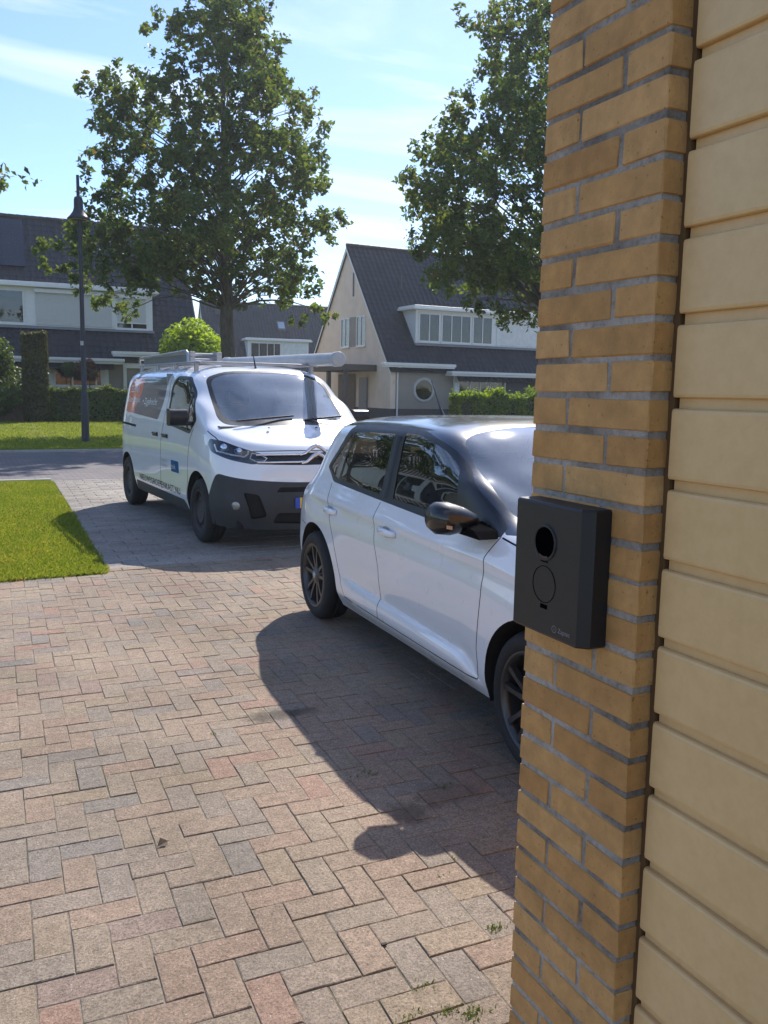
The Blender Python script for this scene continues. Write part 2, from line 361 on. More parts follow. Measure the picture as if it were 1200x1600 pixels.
# soldier row between driveway and bay, then grey pavers in stretcher bond
edge = MB(); x = 1.08
while x < 8:
    V, F = paver_geo(2 * U - 0.005, U - 0.005, rnd.randrange(10 ** 6)); T = Matrix.Translation((x, 7.72 + 0.012 * x + rnd.uniform(-.002, .002), rnd.uniform(-.002, .002))) @ Matrix.Rotation(rnd.uniform(-.01, .01) + 0.012, 4, 'Z')
    edge.add([tuple(T @ Vector(v)) for v in V], F); x += 2 * U
tag(edge.build('edging_row', PAVER, drive, recalc=False), kind='stuff')
bay = MB(); GW, GL = 0.155, 0.31
for r_ in range(0, 52):
    y = 7.86 + r_ * GW
    if y > 15.5: break
    xe = 1.07 + (y - 7.7) * 0.028; x = xe + GL / 2
    if r_ % 2:
        V, F = paver_geo(GL / 2 - 0.006, GW - 0.006, rnd.randrange(10 ** 6)); T = Matrix.Translation((xe + GL / 4, y + 0.012 * xe, -0.002)) @ Matrix.Rotation(0.012, 4, 'Z'); bay.add([tuple(T @ Vector(v)) for v in V], F); x += GL / 2
    while x < 9.5:
        V, F = paver_geo(GL - 0.006, GW - 0.006, rnd.randrange(10 ** 6)); T = Matrix.Translation((x, y + 0.012 * x, rnd.uniform(-.003, .003) - 0.002)) @ Matrix.Rotation(0.012 + rnd.uniform(-.006, .006), 4, 'Z')
        bay.add([tuple(T @ Vector(v)) for v in V], F); x += GL
tag(bay.build('paver_field', GREYPAVER, fore, recalc=False), kind='stuff')

# ------------------------------------------------------------------ grass blades
def mat_grass(name, a, b, c_):
    m = bpy.data.materials.new(name); m.use_nodes = True; nt = m.node_tree; bs = nt.nodes['Principled BSDF']; out = nt.nodes['Material Output']
    g = nt.nodes.new('ShaderNodeNewGeometry')
    colr = ramp(nt, g.outputs['Random Per Island'], [(0.0, a), (0.6, b), (1.0, c_)])
    colr = mix(nt, 1.0, colr, ramp(nt, noise(nt, g.outputs['Position'], 0.9, 4), [(0.3, (0.8, 0.88, 0.75)), (0.7, (1.15, 1.05, 0.95))]), 'MULTIPLY')
    L_(nt, colr, bs.inputs['Base Color']); bs.inputs['Roughness'].default_value = 0.6; bs.inputs['Specular IOR Level'].default_value = 0.25
    tl = nt.nodes.new('ShaderNodeBsdfTranslucent'); L_(nt, mix(nt, 1.0, colr, (1.5, 1.35, 0.7), 'MULTIPLY'), tl.inputs[0])
    mx = nt.nodes.new('ShaderNodeMixShader'); mx.inputs[0].default_value = 0.45
    L_(nt, bs.outputs[0], mx.inputs[1]); L_(nt, tl.outputs[0], mx.inputs[2]); L_(nt, mx.outputs[0], out.inputs[0]); return m
GRASS = mat_grass('grass_blades', (0.15, 0.225, 0.025), (0.21, 0.285, 0.04), (0.36, 0.33, 0.11))
def blades(name, X, Y, hgt, wid, m, z0=0.0):
    n = len(X); a = rng.uniform(0, 2 * np.pi, n); lean = rng.uniform(0, 0.9, n); la = rng.uniform(0, 2 * np.pi, n)
    h = hgt * rng.uniform(0.5, 1.25, n); w = wid * rng.uniform(0.6, 1.3, n)
    dx, dy = np.cos(a) * w, np.sin(a) * w; V = np.zeros((n, 4, 3))
    V[:, 0] = np.stack([X - dx, Y - dy, np.full(n, z0)], 1); V[:, 1] = np.stack([X + dx, Y + dy, np.full(n, z0)], 1)
    V[:, 2] = np.stack([X + dx * .7 + np.cos(la) * lean * h * .35, Y + dy * .7 + np.sin(la) * lean * h * .35, z0 + h * .6], 1)
    V[:, 3] = np.stack([X + np.cos(la) * lean * h, Y + np.sin(la) * lean * h, z0 + h * (1.05 - .4 * lean)], 1)
    F = np.arange(n * 4).reshape(n, 4)
    return np_mesh(name, V.reshape(-1, 3), F, m)
def lawn_pts(n, x0, x1, y0, y1, pw=1.0):
    Y = y0 + (y1 - y0) * rng.random(n) ** pw; X = x0 + (x1 - x0) * rng.random(n); return X, Y
X, Y = lawn_pts(210000, -3.4, 1.3, 7.35, 15.5, 1.5); keep = (X < 1.0 + (Y - 7.66) * 0.027 + 0.05 * np.sin(Y * 5) * 0.4) & (Y > 7.6 - (1.03 - X) * 0.05 - 0.02)
tag(blades('lawn_grass', X[keep], Y[keep], 0.038, 0.0038, GRASS), 'short sunlit mown grass beside the parked van', 'grass', kind='stuff')
X, Y = lawn_pts(90000, -6, 13, 22.75, 44.0, 1.6)
tag(blades('verge_grass', X, Y, 0.07, 0.014, GRASS), 'mown grass strip across the street round the lamp post', 'grass', kind='stuff')
# ragged turf lip along the paved edges
n = 5000; t = rng.random(n); ex = np.where(t < .5, rng.uniform(-3.0, 1.03, n), 1.03 + rng.random(n) * 0.2); ey = np.where(t < .5, 7.62 - (1.03 - ex) * 0.05, 7.66 + (ex - 1.03) / 0.2 * 7.7)
tag(blades('lawn_edge_grass', ex + rng.normal(0, .02, n), ey + rng.normal(0, .02, n), 0.045, 0.004, GRASS, -0.01), 'longer ragged grass blades along the paved lawn edge', 'grass', kind='stuff')
# ------------------------------------------------------------------ garage: pier, planked door, side wall
def mat_brick():
    m, nt, bs = nodes_of('yellow_brick'); g = nt.nodes.new('ShaderNodeNewGeometry'); p = g.outputs['Position']
    base = ramp(nt, island_random(nt), [(0.0, (0.53, 0.28, 0.088)), (0.25, (0.58, 0.325, 0.115)), (0.5, (0.47, 0.24, 0.072)), (0.75, (0.55, 0.30, 0.10)), (1.0, (0.62, 0.35, 0.13))])
    c = mix(nt, 1.0, base, ramp(nt, noise(nt, p, 30, 5, 0.6), [(0.3, (0.84, 0.82, 0.8)), (0.7, (1.07, 1.06, 1.05))]), 'MULTIPLY')
    c = mix(nt, 1.0, c, ramp(nt, noise(nt, p, 9, 5, 0.65), [(0.3, (0.80, 0.78, 0.76)), (0.7, (1.1, 1.09, 1.08))]), 'MULTIPLY')
    pit = ramp(nt, noise(nt, p, 130, 3, 0.5), [(0.27, (0.35, 0.32, 0.3)), (0.35, (1, 1, 1))]); c = mix(nt, 0.75, c, pit, 'MULTIPLY')
    L_(nt, c, bs.inputs['Base Color']); bs.inputs['Roughness'].default_value = 0.75
    st_ = nt.nodes.new('ShaderNodeMapping'); st_.inputs['Scale'].default_value = (1, 1, .12); L_(nt, p, st_.inputs[0])
    bump(nt, bs, mth(nt, 'ADD', mth(nt, 'ADD', noise(nt, p, 140, 4), mth(nt, 'MULTIPLY', noise(nt, p, 30, 3), 1.2)), mth(nt, 'MULTIPLY', noise(nt, st_.outputs[0], 110, 3), 0.7)), 0.5, 0.003); return m
def mat_mortar():
    m, nt, bs = nodes_of('mortar'); g = nt.nodes.new('ShaderNodeNewGeometry'); p = g.outputs['Position']
    c = ramp(nt, noise(nt, p, 70, 6, 0.75), [(0.30, (0.24, 0.205, 0.17)), (0.48, (0.42, 0.365, 0.31)), (0.7, (0.52, 0.46, 0.395))])
    c = mix(nt, 1.0, c, ramp(nt, noise(nt, p, 5, 4), [(0.38, (0.5, 0.48, 0.46)), (0.6, (1.12, 1.12, 1.12))]), 'MULTIPLY')
    L_(nt, c, bs.inputs['Base Color']); bs.inputs['Roughness'].default_value = 0.95
    bump(nt, bs, noise(nt, p, 160, 5, 0.7), 1.0, 0.006); return m
BRICK, MORTAR = mat_brick(), mat_mortar()
garage = empty('garage', (1.0, 1.081, 0), 0, 'yellow brick garage corner with cream planked door on the right', 'garage')
G = Matrix.Translation((-1.0, -1.081, 0))
PX0, PY0, PY1 = 1.0, 1.081, 1.399
pier = MB().box(PX0 + 0.0024, PX0 + 0.2, PY0 + 0.003, PY1 - 0.005, 0, 3.0).build('brick_pier', MORTAR, garage, G)
def brick_geo(lx, ly, lz, seed):
    r = random.Random(seed); bm = bmesh.new(); bmesh.ops.create_cube(bm, size=1.0)
    for v in bm.verts: v.co = Vector((v.co.x * lx, v.co.y * ly, v.co.z * lz))
    bmesh.ops.bevel(bm, geom=bm.edges[:], offset=0.0022, segments=1, affect='EDGES')
    for v in bm.verts: v.co += Vector((r.uniform(-.0009, .0009), r.uniform(-.0018, .0018), r.uniform(-.0016, .0016)))
    me = bpy.data.meshes.new('brick'); bm.to_mesh(me); bm.free(); me.materials.append(BRICK); return me
CZ, CP = 0.6005, 0.0624
BH = CP - 0.0118
full_m = [brick_geo(0.1, 0.2095, BH, s) for s in range(4)]; half_m = [brick_geo(0.1, 0.0985, BH, 10 + s) for s in range(4)]
for k in range(-9, 38):
    z = CZ + CP * (k + 0.5)
    if z < 0.02: continue
    halfleft = (k - 25) % 2 == 0
    for kind in (0, 1):
        if halfleft: y = (PY0 + 0.10475) if kind == 0 else (PY1 - 0.04925)
        else: y = (PY0 + 0.04925) if kind == 1 else (PY1 - 0.10475)
        o = bpy.data.objects.new('brick', rnd.choice(full_m if kind == 0 else half_m)); col.objects.link(o); o.parent = pier
        o.location = (0.05 + rnd.uniform(-.0008, .0008), y - 1.081 + rnd.uniform(-.001, .001), z + rnd.uniform(-.0012, .0012)); o.rotation_euler = (rnd.uniform(-.004, .004), 0, rnd.uniform(-.004, .004))
# side wall running away behind the pier, catching the sun
wall = MB().box(PX0 + 0.2, 9.0, PY1 - 0.3, PY1 - 0.0105, 0, 3.0).build('side_wall', MORTAR, garage, G)
sw = MB()
for k in range(-9, 38):
    z = CZ + CP * (k + 0.5)
    if z < 0.02: continue
    x = PX0 + 0.112 + (0.11 if k % 2 else 0.0)
    while x < 8.9:
        sw.box(x, x + 0.209, PY1 - 0.1, PY1 + rnd.uniform(-.001, .001), z - BH / 2, z + BH / 2); x += 0.22
tag(sw.build('brick_field', BRICK, wall, G, recalc=False), kind='stuff')
def mat_door():
    m, nt, bs = nodes_of('cream_door_paint'); g = nt.nodes.new('ShaderNodeNewGeometry'); p = g.outputs['Position']
    mp_ = nt.nodes.new('ShaderNodeMapping'); mp_.inputs['Scale'].default_value = (1, 1, 6); L_(nt, p, mp_.inputs[0])
    c = ramp(nt, noise(nt, p, 2.2, 5, 0.6), [(0.3, (0.66, 0.43, 0.19)), (0.7, (0.72, 0.48, 0.225))])
    dirt = ramp(nt, noise(nt, p, 38, 5, 0.7), [(0.3, (0.93, 0.91, 0.88)), (0.6, (1.01, 1.01, 1.01))]); c = mix(nt, 1.0, c, dirt, 'MULTIPLY')
    L_(nt, c, bs.inputs['Base Color']); L_(nt, mth(nt, 'ADD', mth(nt, 'MULTIPLY', noise(nt, p, 4, 4), 0.2), 0.3), bs.inputs['Roughness'])
    bump(nt, bs, mth(nt, 'ADD', noise(nt, mp_.outputs[0], 12, 5, 0.6), mth(nt, 'MULTIPLY', noise(nt, p, 3, 2), 1.5)), 0.06, 0.004); return m
DOOR = mat_door()
DX = PX0 + 0.036; DPITCH = 0.1335; DY1, DY0 = 1.069, -1.6
door = MB().box(DX + 0.0125, DX + 0.04, DY0, DY1 - 0.004, 0.0, 2.6).build('garage_door', DOOR, garage, G)
# plank section: flat face, eased shoulders and a rebated strip below
gz = 1.6005 + 0.0
prof = [(0.012, 0.0), (0.0035, 0.0), (0.0012, 0.0015), (0.0, 0.006), (0.0, 0.109), (0.0014, 0.1135), (0.0045, 0.1155), (0.012, 0.116)]
plank_me = None
for k in range(-12, 8):
    z0 = 1.598 + k * DPITCH
    if z0 < 0: continue
    mb = MB(); n = len(prof)
    ys = [DY0, DY1 - 0.0022, DY1]
    V = []
    for yi, y in enumerate(ys):
        for (dx, dz) in prof:
            xx = dx + (0.0018 if yi == 2 else 0); V.append((xx, y, dz))
    F = [(i * n + j, i * n + j + 1, (i + 1) * n + j + 1, (i + 1) * n + j) for i in range(2) for j in range(n - 1)] + [tuple(range(2 * n, 3 * n))]
    if plank_me is None: plank_me = mb.add(V, F).mesh('plank'); plank_me.materials.append(DOOR)
    o = bpy.data.objects.new('plank', plank_me); col.objects.link(o); o.parent = door; o.location = (DX - 1.0 + rnd.uniform(-.0006, .0006), -1.081 + rnd.uniform(-.001, .001), z0)
JAMB = plain('door_jamb', (0.12, 0.065, 0.025), 0.6)
MB().box(DX + 0.006, DX + 0.03, DY1 + 0.0006, PY0 + 0.0048, 0, 2.6).build('door_jamb', JAMB, garage, G)
MB().box(PX0 + 0.01, 9.0, DY0 - 1.5, PY1 - 0.02, 3.0, 3.15).build('roof_slab', plain('roof_felt', (0.06, 0.06, 0.06), 0.9), garage, G)
MB().box(PX0 + 0.006, PX0 + 0.2, -4.5, DY0, 0, 3.0).build('far_pier', MORTAR, garage, G)
MB().box(PX0 + 0.006, PX0 + 0.2, DY0, PY0 + 0.005, 2.62, 3.0).build('lintel', MORTAR, garage, G)

# ------------------------------------------------------------------ wall charger
BLACKP = plain('black_charger_plastic', (0.013, 0.0125, 0.014), 0.45, var=0.15, bmp=0.15, bscale=400)
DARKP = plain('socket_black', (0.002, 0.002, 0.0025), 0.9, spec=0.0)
ch = empty('wall_charger', (1.0, 1.262, 1.28), 0, 'black box shaped car charger screwed to the brick pier', 'car charger')
# prism in local coordinates: x towards the wall, y along the wall
W0, W1, HZ = -0.106, 0.108, 0.1235
FX, MX = -0.052, -0.034
def chbox():
    out = [(W0, 0.0), (W0, MX), (W0 + 0.017, FX), (W1 - 0.004, FX), (W1, FX + 0.006), (W1, 0.0)]       # (y, x)
    mb = MB(); rings = []
    for z, ins in ((-HZ, 0.004), (-HZ + 0.004, 0.0), (HZ - 0.0045, 0.0), (HZ - 0.001, 0.002), (HZ, 0.004)):
        rings.append([(x * (1 - 0) + (ins if x < -0.01 else 0) * (1.0 if z > 0 else .6), y * (1 - ins / 0.11), z) for y, x in out])
    n = len(out); V = [p for r_ in rings for p in r_]; F = []
    for i in range(len(rings) - 1):
        for j in range(n): F.append((i * n + j, i * n + (j + 1) % n, (i + 1) * n + (j + 1) % n, (i + 1) * n + j))
    F += [tuple(range(n))[::-1], tuple(range((len(rings) - 1) * n, len(rings) * n))]
    return mb.add(V, F)
chbox().build('housing', BLACKP, ch)
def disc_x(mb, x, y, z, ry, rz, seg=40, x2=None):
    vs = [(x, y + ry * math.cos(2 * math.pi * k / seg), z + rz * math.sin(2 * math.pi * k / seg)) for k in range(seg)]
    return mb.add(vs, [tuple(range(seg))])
sk = MB(); sk.lathe([(0.034, FX - 0.0004), (0.0335, FX - 0.0022), (0.030, FX - 0.0024), (0.0285, FX - 0.0012)], 'x', 40, (0, 0.012, 0.05))
rim = sk.build('socket', BLACKP, ch)
disc_x(MB(), FX - 0.0009, 0.012, 0.05, 0.0288, 0.0288).build('socket_hole_shade', DARKP, rim)  # flat black disc, painted as the shade inside the socket hole
lip = MB()
for k in range(10):
    a0 = -math.pi * .62 + k * .09; a1 = a0 + .09
    lip.add([(FX - 0.0018, 0.012 + r_ * math.cos(a), 0.05 + r_ * math.sin(a)) for a in (a0, a1) for r_ in (0.0255, 0.0285)], [(0, 1, 3, 2)])
lip.build('red_marker', plain('red_marker', (0.10, 0.025, 0.022), 0.4), rim)
pinm = MB()
for a in range(5):
    t = math.pi / 2 + a * 2 * math.pi / 5; pinm.lathe([(0.0001, FX - 0.0032), (0.0035, FX - 0.0032), (0.0035, FX - 0.0009)], 'x', 10, (0, 0.012 + 0.0155 * math.cos(t), 0.05 + 0.0155 * math.sin(t)))
pass
lr = MB(); lr.lathe([(0.0335, FX - 0.0002), (0.0338, FX - 0.0009), (0.0345, FX - 0.0009), (0.0348, FX - 0.0002)], 'x', 48, (0, 0.010, -0.028)); lr.build('status_ring', DARKP, ch)
MB().box(FX - 0.0012, FX + 0.002, 0.001, 0.021, 0.0135, 0.0155).build('status_slot', DARKP, ch)
MB().box(FX - 0.0012, FX + 0.002, -0.002, 0.018, -0.0735, -0.0655, 0.0008).build('latch', DARKP, ch)
LOGO = plain('logo_grey', (0.24, 0.24, 0.25), 0.5)
def text_mesh(name, body, size, m, parent, T, bold=False, fn=None, align='LEFT'):
    cu = bpy.data.curves.new(name, 'FONT'); cu.body = body; cu.size = size; cu.align_x = align; cu.resolution_u = 3
    if bold: cu.offset = size * 0.018
    o = bpy.data.objects.new(name, cu); col.objects.link(o); dg = bpy.context.evaluated_depsgraph_get(); me = bpy.data.meshes.new_from_object(o.evaluated_get(dg))
    bpy.data.objects.remove(o); bpy.data.curves.remove(cu)
    for v in me.vertices: v.co = (T @ v.co) if fn is None else fn(v.co)
    me.materials.clear(); me.materials.append(m); o = bpy.data.objects.new(name, me); col.objects.link(o); o.parent = parent; return o
# front face points to -x, reads towards -y
TL = Matrix(((0, 0, -1, FX - 0.0008), (-1, 0, 0, -0.038), (0, 1, 0, -0.108), (0, 0, 0, 1)))
text_mesh('lettering', 'Zaptec', 0.0125, LOGO, ch, TL)
em = MB(); em.lathe([(0.0058, FX - 0.0009), (0.0068, FX - 0.0009)], 'x', 24, (0, -0.027, -0.104))
em.add([(FX - 0.0009, -0.027 + y, -0.104 + z) for y, z in ((0.0012, 0.004), (-0.0008, 0.0006), (0.0006, 0.0006), (-0.0012, -0.004), (0.001, -0.0004), (-0.0006, -0.0004))], [(0, 1, 2), (3, 4, 5)])
em.build('emblem', LOGO, ch)
# ------------------------------------------------------------------ houses across the street
RENDER = plain('cream_render', (0.74, 0.60, 0.47), 0.9, var=0.1, scale=1.5, bmp=0.3, bscale=60)
TAUPE = plain('taupe_wall', (0.30, 0.265, 0.22), 0.9, var=0.1, scale=1.5, bmp=0.3, bscale=60)
PLINTH = plain('dark_plinth', (0.07, 0.065, 0.065), 0.85, var=0.2, bmp=0.4)
WPAINT = plain('white_joinery', (0.72, 0.72, 0.69), 0.45, var=0.05); DARKPANEL = plain('slate_panel', (0.06, 0.062, 0.07), 0.6)
SHUTTER = plain('roller_shutter', (0.58, 0.58, 0.56), 0.5, var=0.04)
HGLASS = emission_free_glass('house_glass', (0.75, 0.8, 0.8), 0.5); CURTAIN = plain('curtain', (0.45, 0.44, 0.42), 0.9, var=0.2); NET = plain('net_curtain', (0.75, 0.70, 0.60), 0.9, var=0.15)
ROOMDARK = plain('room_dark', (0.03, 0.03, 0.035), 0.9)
def mat_tile():
    m, nt, bs = nodes_of('roof_tile'); v = texco(nt)
    base = ramp(nt, island_random(nt), [(0, (0.017, 0.018, 0.023)), (0.5, (0.021, 0.022, 0.027)), (1, (0.026, 0.026, 0.030))])
    c = mix(nt, 1.0, base, ramp(nt, noise(nt, v, 0.8, 6, 0.65), [(0.3, (0.72, 0.75, 0.75)), (0.7, (1.35, 1.28, 1.2))]), 'MULTIPLY')
    moss = mth(nt, 'MULTIPLY', ramp(nt, noise(nt, v, 2.3, 6, 0.7), [(0.56, (0, 0, 0)), (0.7, (1, 1, 1))]), 0.55)
    c = mix(nt, moss, c, (0.036, 0.034, 0.028)); L_(nt, c, bs.inputs['Base Color']); bs.inputs['Roughness'].default_value = 0.62
    bump(nt, bs, noise(nt, v, 40, 4), 0.3, 0.01); return m
TILE = mat_tile()
def window(root, T, x0, x1, z0, z1, y, cols, m_pane=None, fill=None, fw=0.06, facing='front', proud=0.05):
    """frame with real panes; facing front: in the x-z plane at depth y looking -y; facing gable: x0..x1 run along y on the plane x = y"""
    def P(mb, a0, a1, d0, d1, c0, c1, bv=0.0):
        if facing == 'front': mb.box(a0, a1, d0, d1, c0, c1, bv)
        else: mb.box(d0, d1, a0, a1, c0, c1, bv)
        return mb
    f = MB(); d0, d1 = y - proud, y + 0.04
    P(f, x0, x1, d0, d1, z0, z0 + fw); P(f, x0, x1, d0, d1, z1 - fw, z1); P(f, x0, x0 + fw, d0, d1, z0 + fw, z1 - fw); P(f, x1 - fw, x1, d0, d1, z0 + fw, z1 - fw)
    w = f.build('window', WPAINT, root, T)
    xs = [x0 + fw] + [x0 + (x1 - x0) * c for c in cols] + [x1 - fw]
    for c in xs[1:-1]: P(MB(), c - fw * .42, c + fw * .42, d0 + .004, d1, z0 + fw, z1 - fw).build('mullion', WPAINT, w, T)
    for a, b in zip(xs[:-1], xs[1:]): P(MB(), a + .002, b - .002, y - .012, y - .004, z0 + fw + .002, z1 - fw - .002).build('pane', HGLASS if m_pane is None else m_pane, w, T)
    P(MB(), x0 - .03, x1 + .03, d0 - .05, d0 + .03, z0 - .06, z0 - .005).build('sill', WPAINT, w, T)
    if fill:
        n = MB()
        for k in range(28):
            u0 = x0 + fw + (x1 - x0 - 2 * fw) * k / 28; u1 = x0 + fw + (x1 - x0 - 2 * fw) * (k + 1) / 28; q = 0.03 * math.sin(k * 1.9)
            P(n, u0, u1, y + .16 + q, y + .17 + q, z0, z1)
        n.build('curtain', fill, w, T)
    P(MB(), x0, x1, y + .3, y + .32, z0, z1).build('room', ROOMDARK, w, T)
    return w
def tiles(root, T, y0, z0, y1, z1, x0, x1, holes, parent=None, tw=0.30, tl=0.34):
    """pantiles up a slope from (y0,z0) to (y1,z1)"""
    L = math.hypot(y1 - y0, z1 - z0); uy, uz = (y1 - y0) / L, (z1 - z0) / L; ny, nz = -uz, uy
    if nz < 0: ny, nz = -ny, -nz
    nr, nc = int(L / tl) + 1, int((x1 - x0) / tw); tw = (x1 - x0) / nc
    prof_ = [(0.0, .03), (.14, .037), (.28, .02), (.45, .0), (.70, .0), (.86, .008), (1.0, .027)]; n = len(prof_)
    V = []; F = []
    for r_ in range(nr):
        a0 = r_ * tl - .02; a1 = min(a0 + tl + .05, L)
        if a0 > L - .02: continue
        for c in range(nc):
            xm = x0 + (c + .5) * tw; am = (a0 + a1) / 2; ym = y0 + uy * am
            if any(h[0] < xm < h[1] and h[2] < ym < h[3] for h in holes): continue
            b = len(V); lift = rnd.uniform(-.004, .006)
            for a, e in ((a0, .03), (a1, .008)):
                for u, h in prof_:
                    hh = h + e + lift; V.append((x0 + (c + u) * tw, y0 + uy * a + ny * hh, z0 + uz * a + nz * hh))
            for u, h in prof_: V.append((x0 + (c + u) * tw, y0 + uy * a0 + ny * (h + lift), z0 + uz * a0 + nz * (h + lift)))
            for i in range(n - 1): F += [(b + i, b + i + 1, b + n + i + 1, b + n + i), (b + 2 * n + i, b + 2 * n + i + 1, b + i + 1, b + i)]
    V = [tuple(T @ Vector(v)) for v in V]
    return tag(np_mesh('roof_tiles', V, F, TILE, parent if parent is not None else root, smooth=False), kind='stuff')
def gable_house(name, label, loc, rz, sc, mirror, Lx, dormer, low_eave, gable_windows=True, extras=None, ph='twin'):
    """ridge along x, gable at x = 0, front at -y. dormer: dict x0,x1,z0,z1,y,units; low_eave x where the eave drops"""
    root = empty(name, loc, rz, label, 'house')
    T = Matrix.Diagonal((-sc if mirror else sc, sc, sc, 1))
    AY, AZ, EY, EZ = 5.15, 9.42, 0.0, 2.95       # apex and front eave
    k = (AZ - EZ) / (AY - EY); BY = AY * 2
    def zr(y): return EZ + (y - EY) * k if y < AY else AZ - (y - AY) * k
    # walls
    w = MB(); w.prism([(0.0, 0.0), (BY, 0.0), (BY, EZ - .1), (AY, AZ - .2), (0.0, EZ - .1)], 0.0, 0.3, 'x'); w.build('gable_wall', RENDER, root, T)
    MB().box(0.3, low_eave, 0.0, 0.3, 0, EZ - .1).build('wall', TAUPE, root, T)
    MB().box(low_eave, Lx, 0.02, 0.3, 0, EZ - .25).build('wall', TAUPE, root, T)
    MB().prism([(0.0, 0.0), (BY, 0.0), (BY, EZ - .1), (AY, AZ - .2), (0.0, EZ - .1)], Lx - .3, Lx, 'x').build('gable_wall', RENDER, root, T)
    MB().box(.3, Lx - .3, BY - .3, BY, 0, EZ - .1).build('wall', TAUPE, root, T)
    MB().box(-.03, low_eave, -.03, .33, 0, .72).build('plinth', PLINTH, root, T); MB().box(-.03, .33, .33, BY, 0, .72).build('plinth', PLINTH, root, T)
    # roof body and tiles
    t = .16
    roof = MB()
    roof.prism([(EY - .18, zr(EY - .18) + .02), (AY, AZ + .02), (BY + .2, zr(BY + .2) + .02), (BY + .2, zr(BY + .2) - t), (AY, AZ - t), (EY - .18, zr(EY - .18) - t)], -.12, Lx + .12, 'x')
    ro = roof.build('roof', TILE, root, T)
    d = dormer
    dback = EY + (d['z1'] - EZ) / k
    tiles(root, T, EY - .22, zr(EY - .22) + .02, AY, AZ + .02, -.10, Lx + .1, [(d['x0'] + .05, d['x1'] - .05, d['y'] - .02, dback - .25)], ro)
    tiles(root, T, EY - .62, zr(EY - .62) + .02, EY - .2, zr(EY - .2) + .02, low_eave, Lx + .1, [], ro)
    rg = MB(); x = -.12
    while x < Lx: rg.tube([(x, AY, AZ + .05), (x + .36, AY, AZ + .065)], .12, 10); x += .34
    tag(rg.build('ridge_tiles', TILE, ro, T), kind='stuff')
    for xg in (-.135, Lx + .105):
        vb = MB(); vb.prism([(EY - .2, zr(EY - .2) - .12), (AY, AZ - .10), (BY + .2, zr(BY + .2) - .12), (BY + .2, zr(BY + .2) - .26), (AY, AZ - .26), (EY - .2, zr(EY - .2) - .26)], xg, xg + .03, 'x'); vb.build('verge_board', WPAINT, ro, T)
    for yv, zv, dy in ((3.3, 7.75, 0),): MB().tube([(2.3, yv, zr(yv)), (2.3, yv, zr(yv) + .75)], .07, 10).build('vent_pipe', DARKPANEL, ro, T)
    # eaves: deep white fascias, the second one lower
    MB().box(-.55, low_eave + .05, -.35, 0.02, EZ - .06, EZ + .09, .02).build('fascia', WPAINT, root, T)
    MB().box(-.5, low_eave, -.30, 0.0, EZ - .14, EZ - .065).build('soffit', WPAINT, root, T)
    MB().box(low_eave - .45, Lx + .1, -.75, 0.04, EZ - .40, EZ - .265, .02).build('fascia', WPAINT, root, T)
    MB().box(low_eave - .4, Lx, -.68, 0.018, EZ - .50, EZ - .405).build('soffit', WPAINT, root, T)
    dp = MB(); dp.tube([(.55, -.20, EZ - .07), (.40, -.12, EZ - .2), (.37, -.08, EZ - .35), (.37, -.08, 0)], .04, 10); dp.build('downpipe', WPAINT, root, T)
    if gable_windows:
        for y0 in (2.88, 4.86): window(root, T, y0, y0 + 1.08, 3.98, 5.58, 0.0, [.5], facing='gable', fill=CURTAIN)
        MB().box(-.02, -.002, 3.98, 4.84, 3.98, 5.58).build('panel', TAUPE, root, T)
        MB().box(-.03, -.001, 4.35, 4.50, 6.68, 7.95).build('vent_slot', DARKPANEL, root, T)
    # dormer
    dm = MB(); z0, z1, y = d['z0'], d['z1'], d['y']
    dm.add([(d['x0'], y, z0), (d['x1'], y, z0), (d['x1'], y, z1), (d['x0'], y, z1), (d['x0'], dback + .3, z1), (d['x1'], dback + .3, z1), (d['x0'], y + .05, z0 - .1), (d['x1'], y + .05, z0 - .1)], [(0, 1, 2, 3), (0, 3, 4), (1, 5, 2), (0, 4, 6), (1, 7, 5)])
    do = dm.build('dormer', WPAINT, root, T)
    MB().box(d['x0'] - .28, d['x1'] + .28, y - .32, dback + .15, z1 - .02, z1 + .10, .02).build('dormer_roof', WPAINT, do, T)
    MB().box(d['x0'] - .20, d['x1'] + .20, y - .24, dback + .05, z1 + .10, z1 + .20, .02).build('dormer_roof', WPAINT, do, T)
    MB().box(d['x0'] - .05, d['x1'] + .05, y - .14, y - .005, z0 - .12, z0 - .02).build('dormer_flashing', plain('lead_flashing', (0.22, 0.23, 0.25), 0.6), do, T)
    for u in d['units']:
        if u[0] == 'w': window(do, T, u[1], u[2], u[3], u[4], y - .003, u[5], fill=u[6] if len(u) > 6 else CURTAIN)
        elif u[0] == 's':       # closed roller shutter of many slats
            s_ = MB(); nsl = int((u[4] - u[3]) / .055)
            for q in range(nsl):
                zz0 = u[3] + (u[4] - u[3]) * q / nsl; zz1 = u[3] + (u[4] - u[3]) * (q + 1) / nsl; s_.box(u[1], u[2], y - .045, y - .012, zz0 + .003, zz1 - .003, .006)
            tag(s_.build('shutter_slats', SHUTTER, do, T), kind='stuff')
            MB().box(u[1], u[2], y - .02, y - .004, u[3], u[4]).build('shutter_backing', SHUTTER, do, T)
            MB().box(u[1] - .04, u[2] + .04, y - .16, y - .006, u[4] + .003, u[4] + .17, .01).build('shutter_box', WPAINT, do, T)
        elif u[0] == 'p': MB().box(u[1], u[2], y - .03, y - .004, u[3], u[4], .005).build('panel', plain('pale_panel', (0.66, 0.67, 0.64), 0.5), do, T)
    if extras: extras(root, T, ro, zr)
    return root
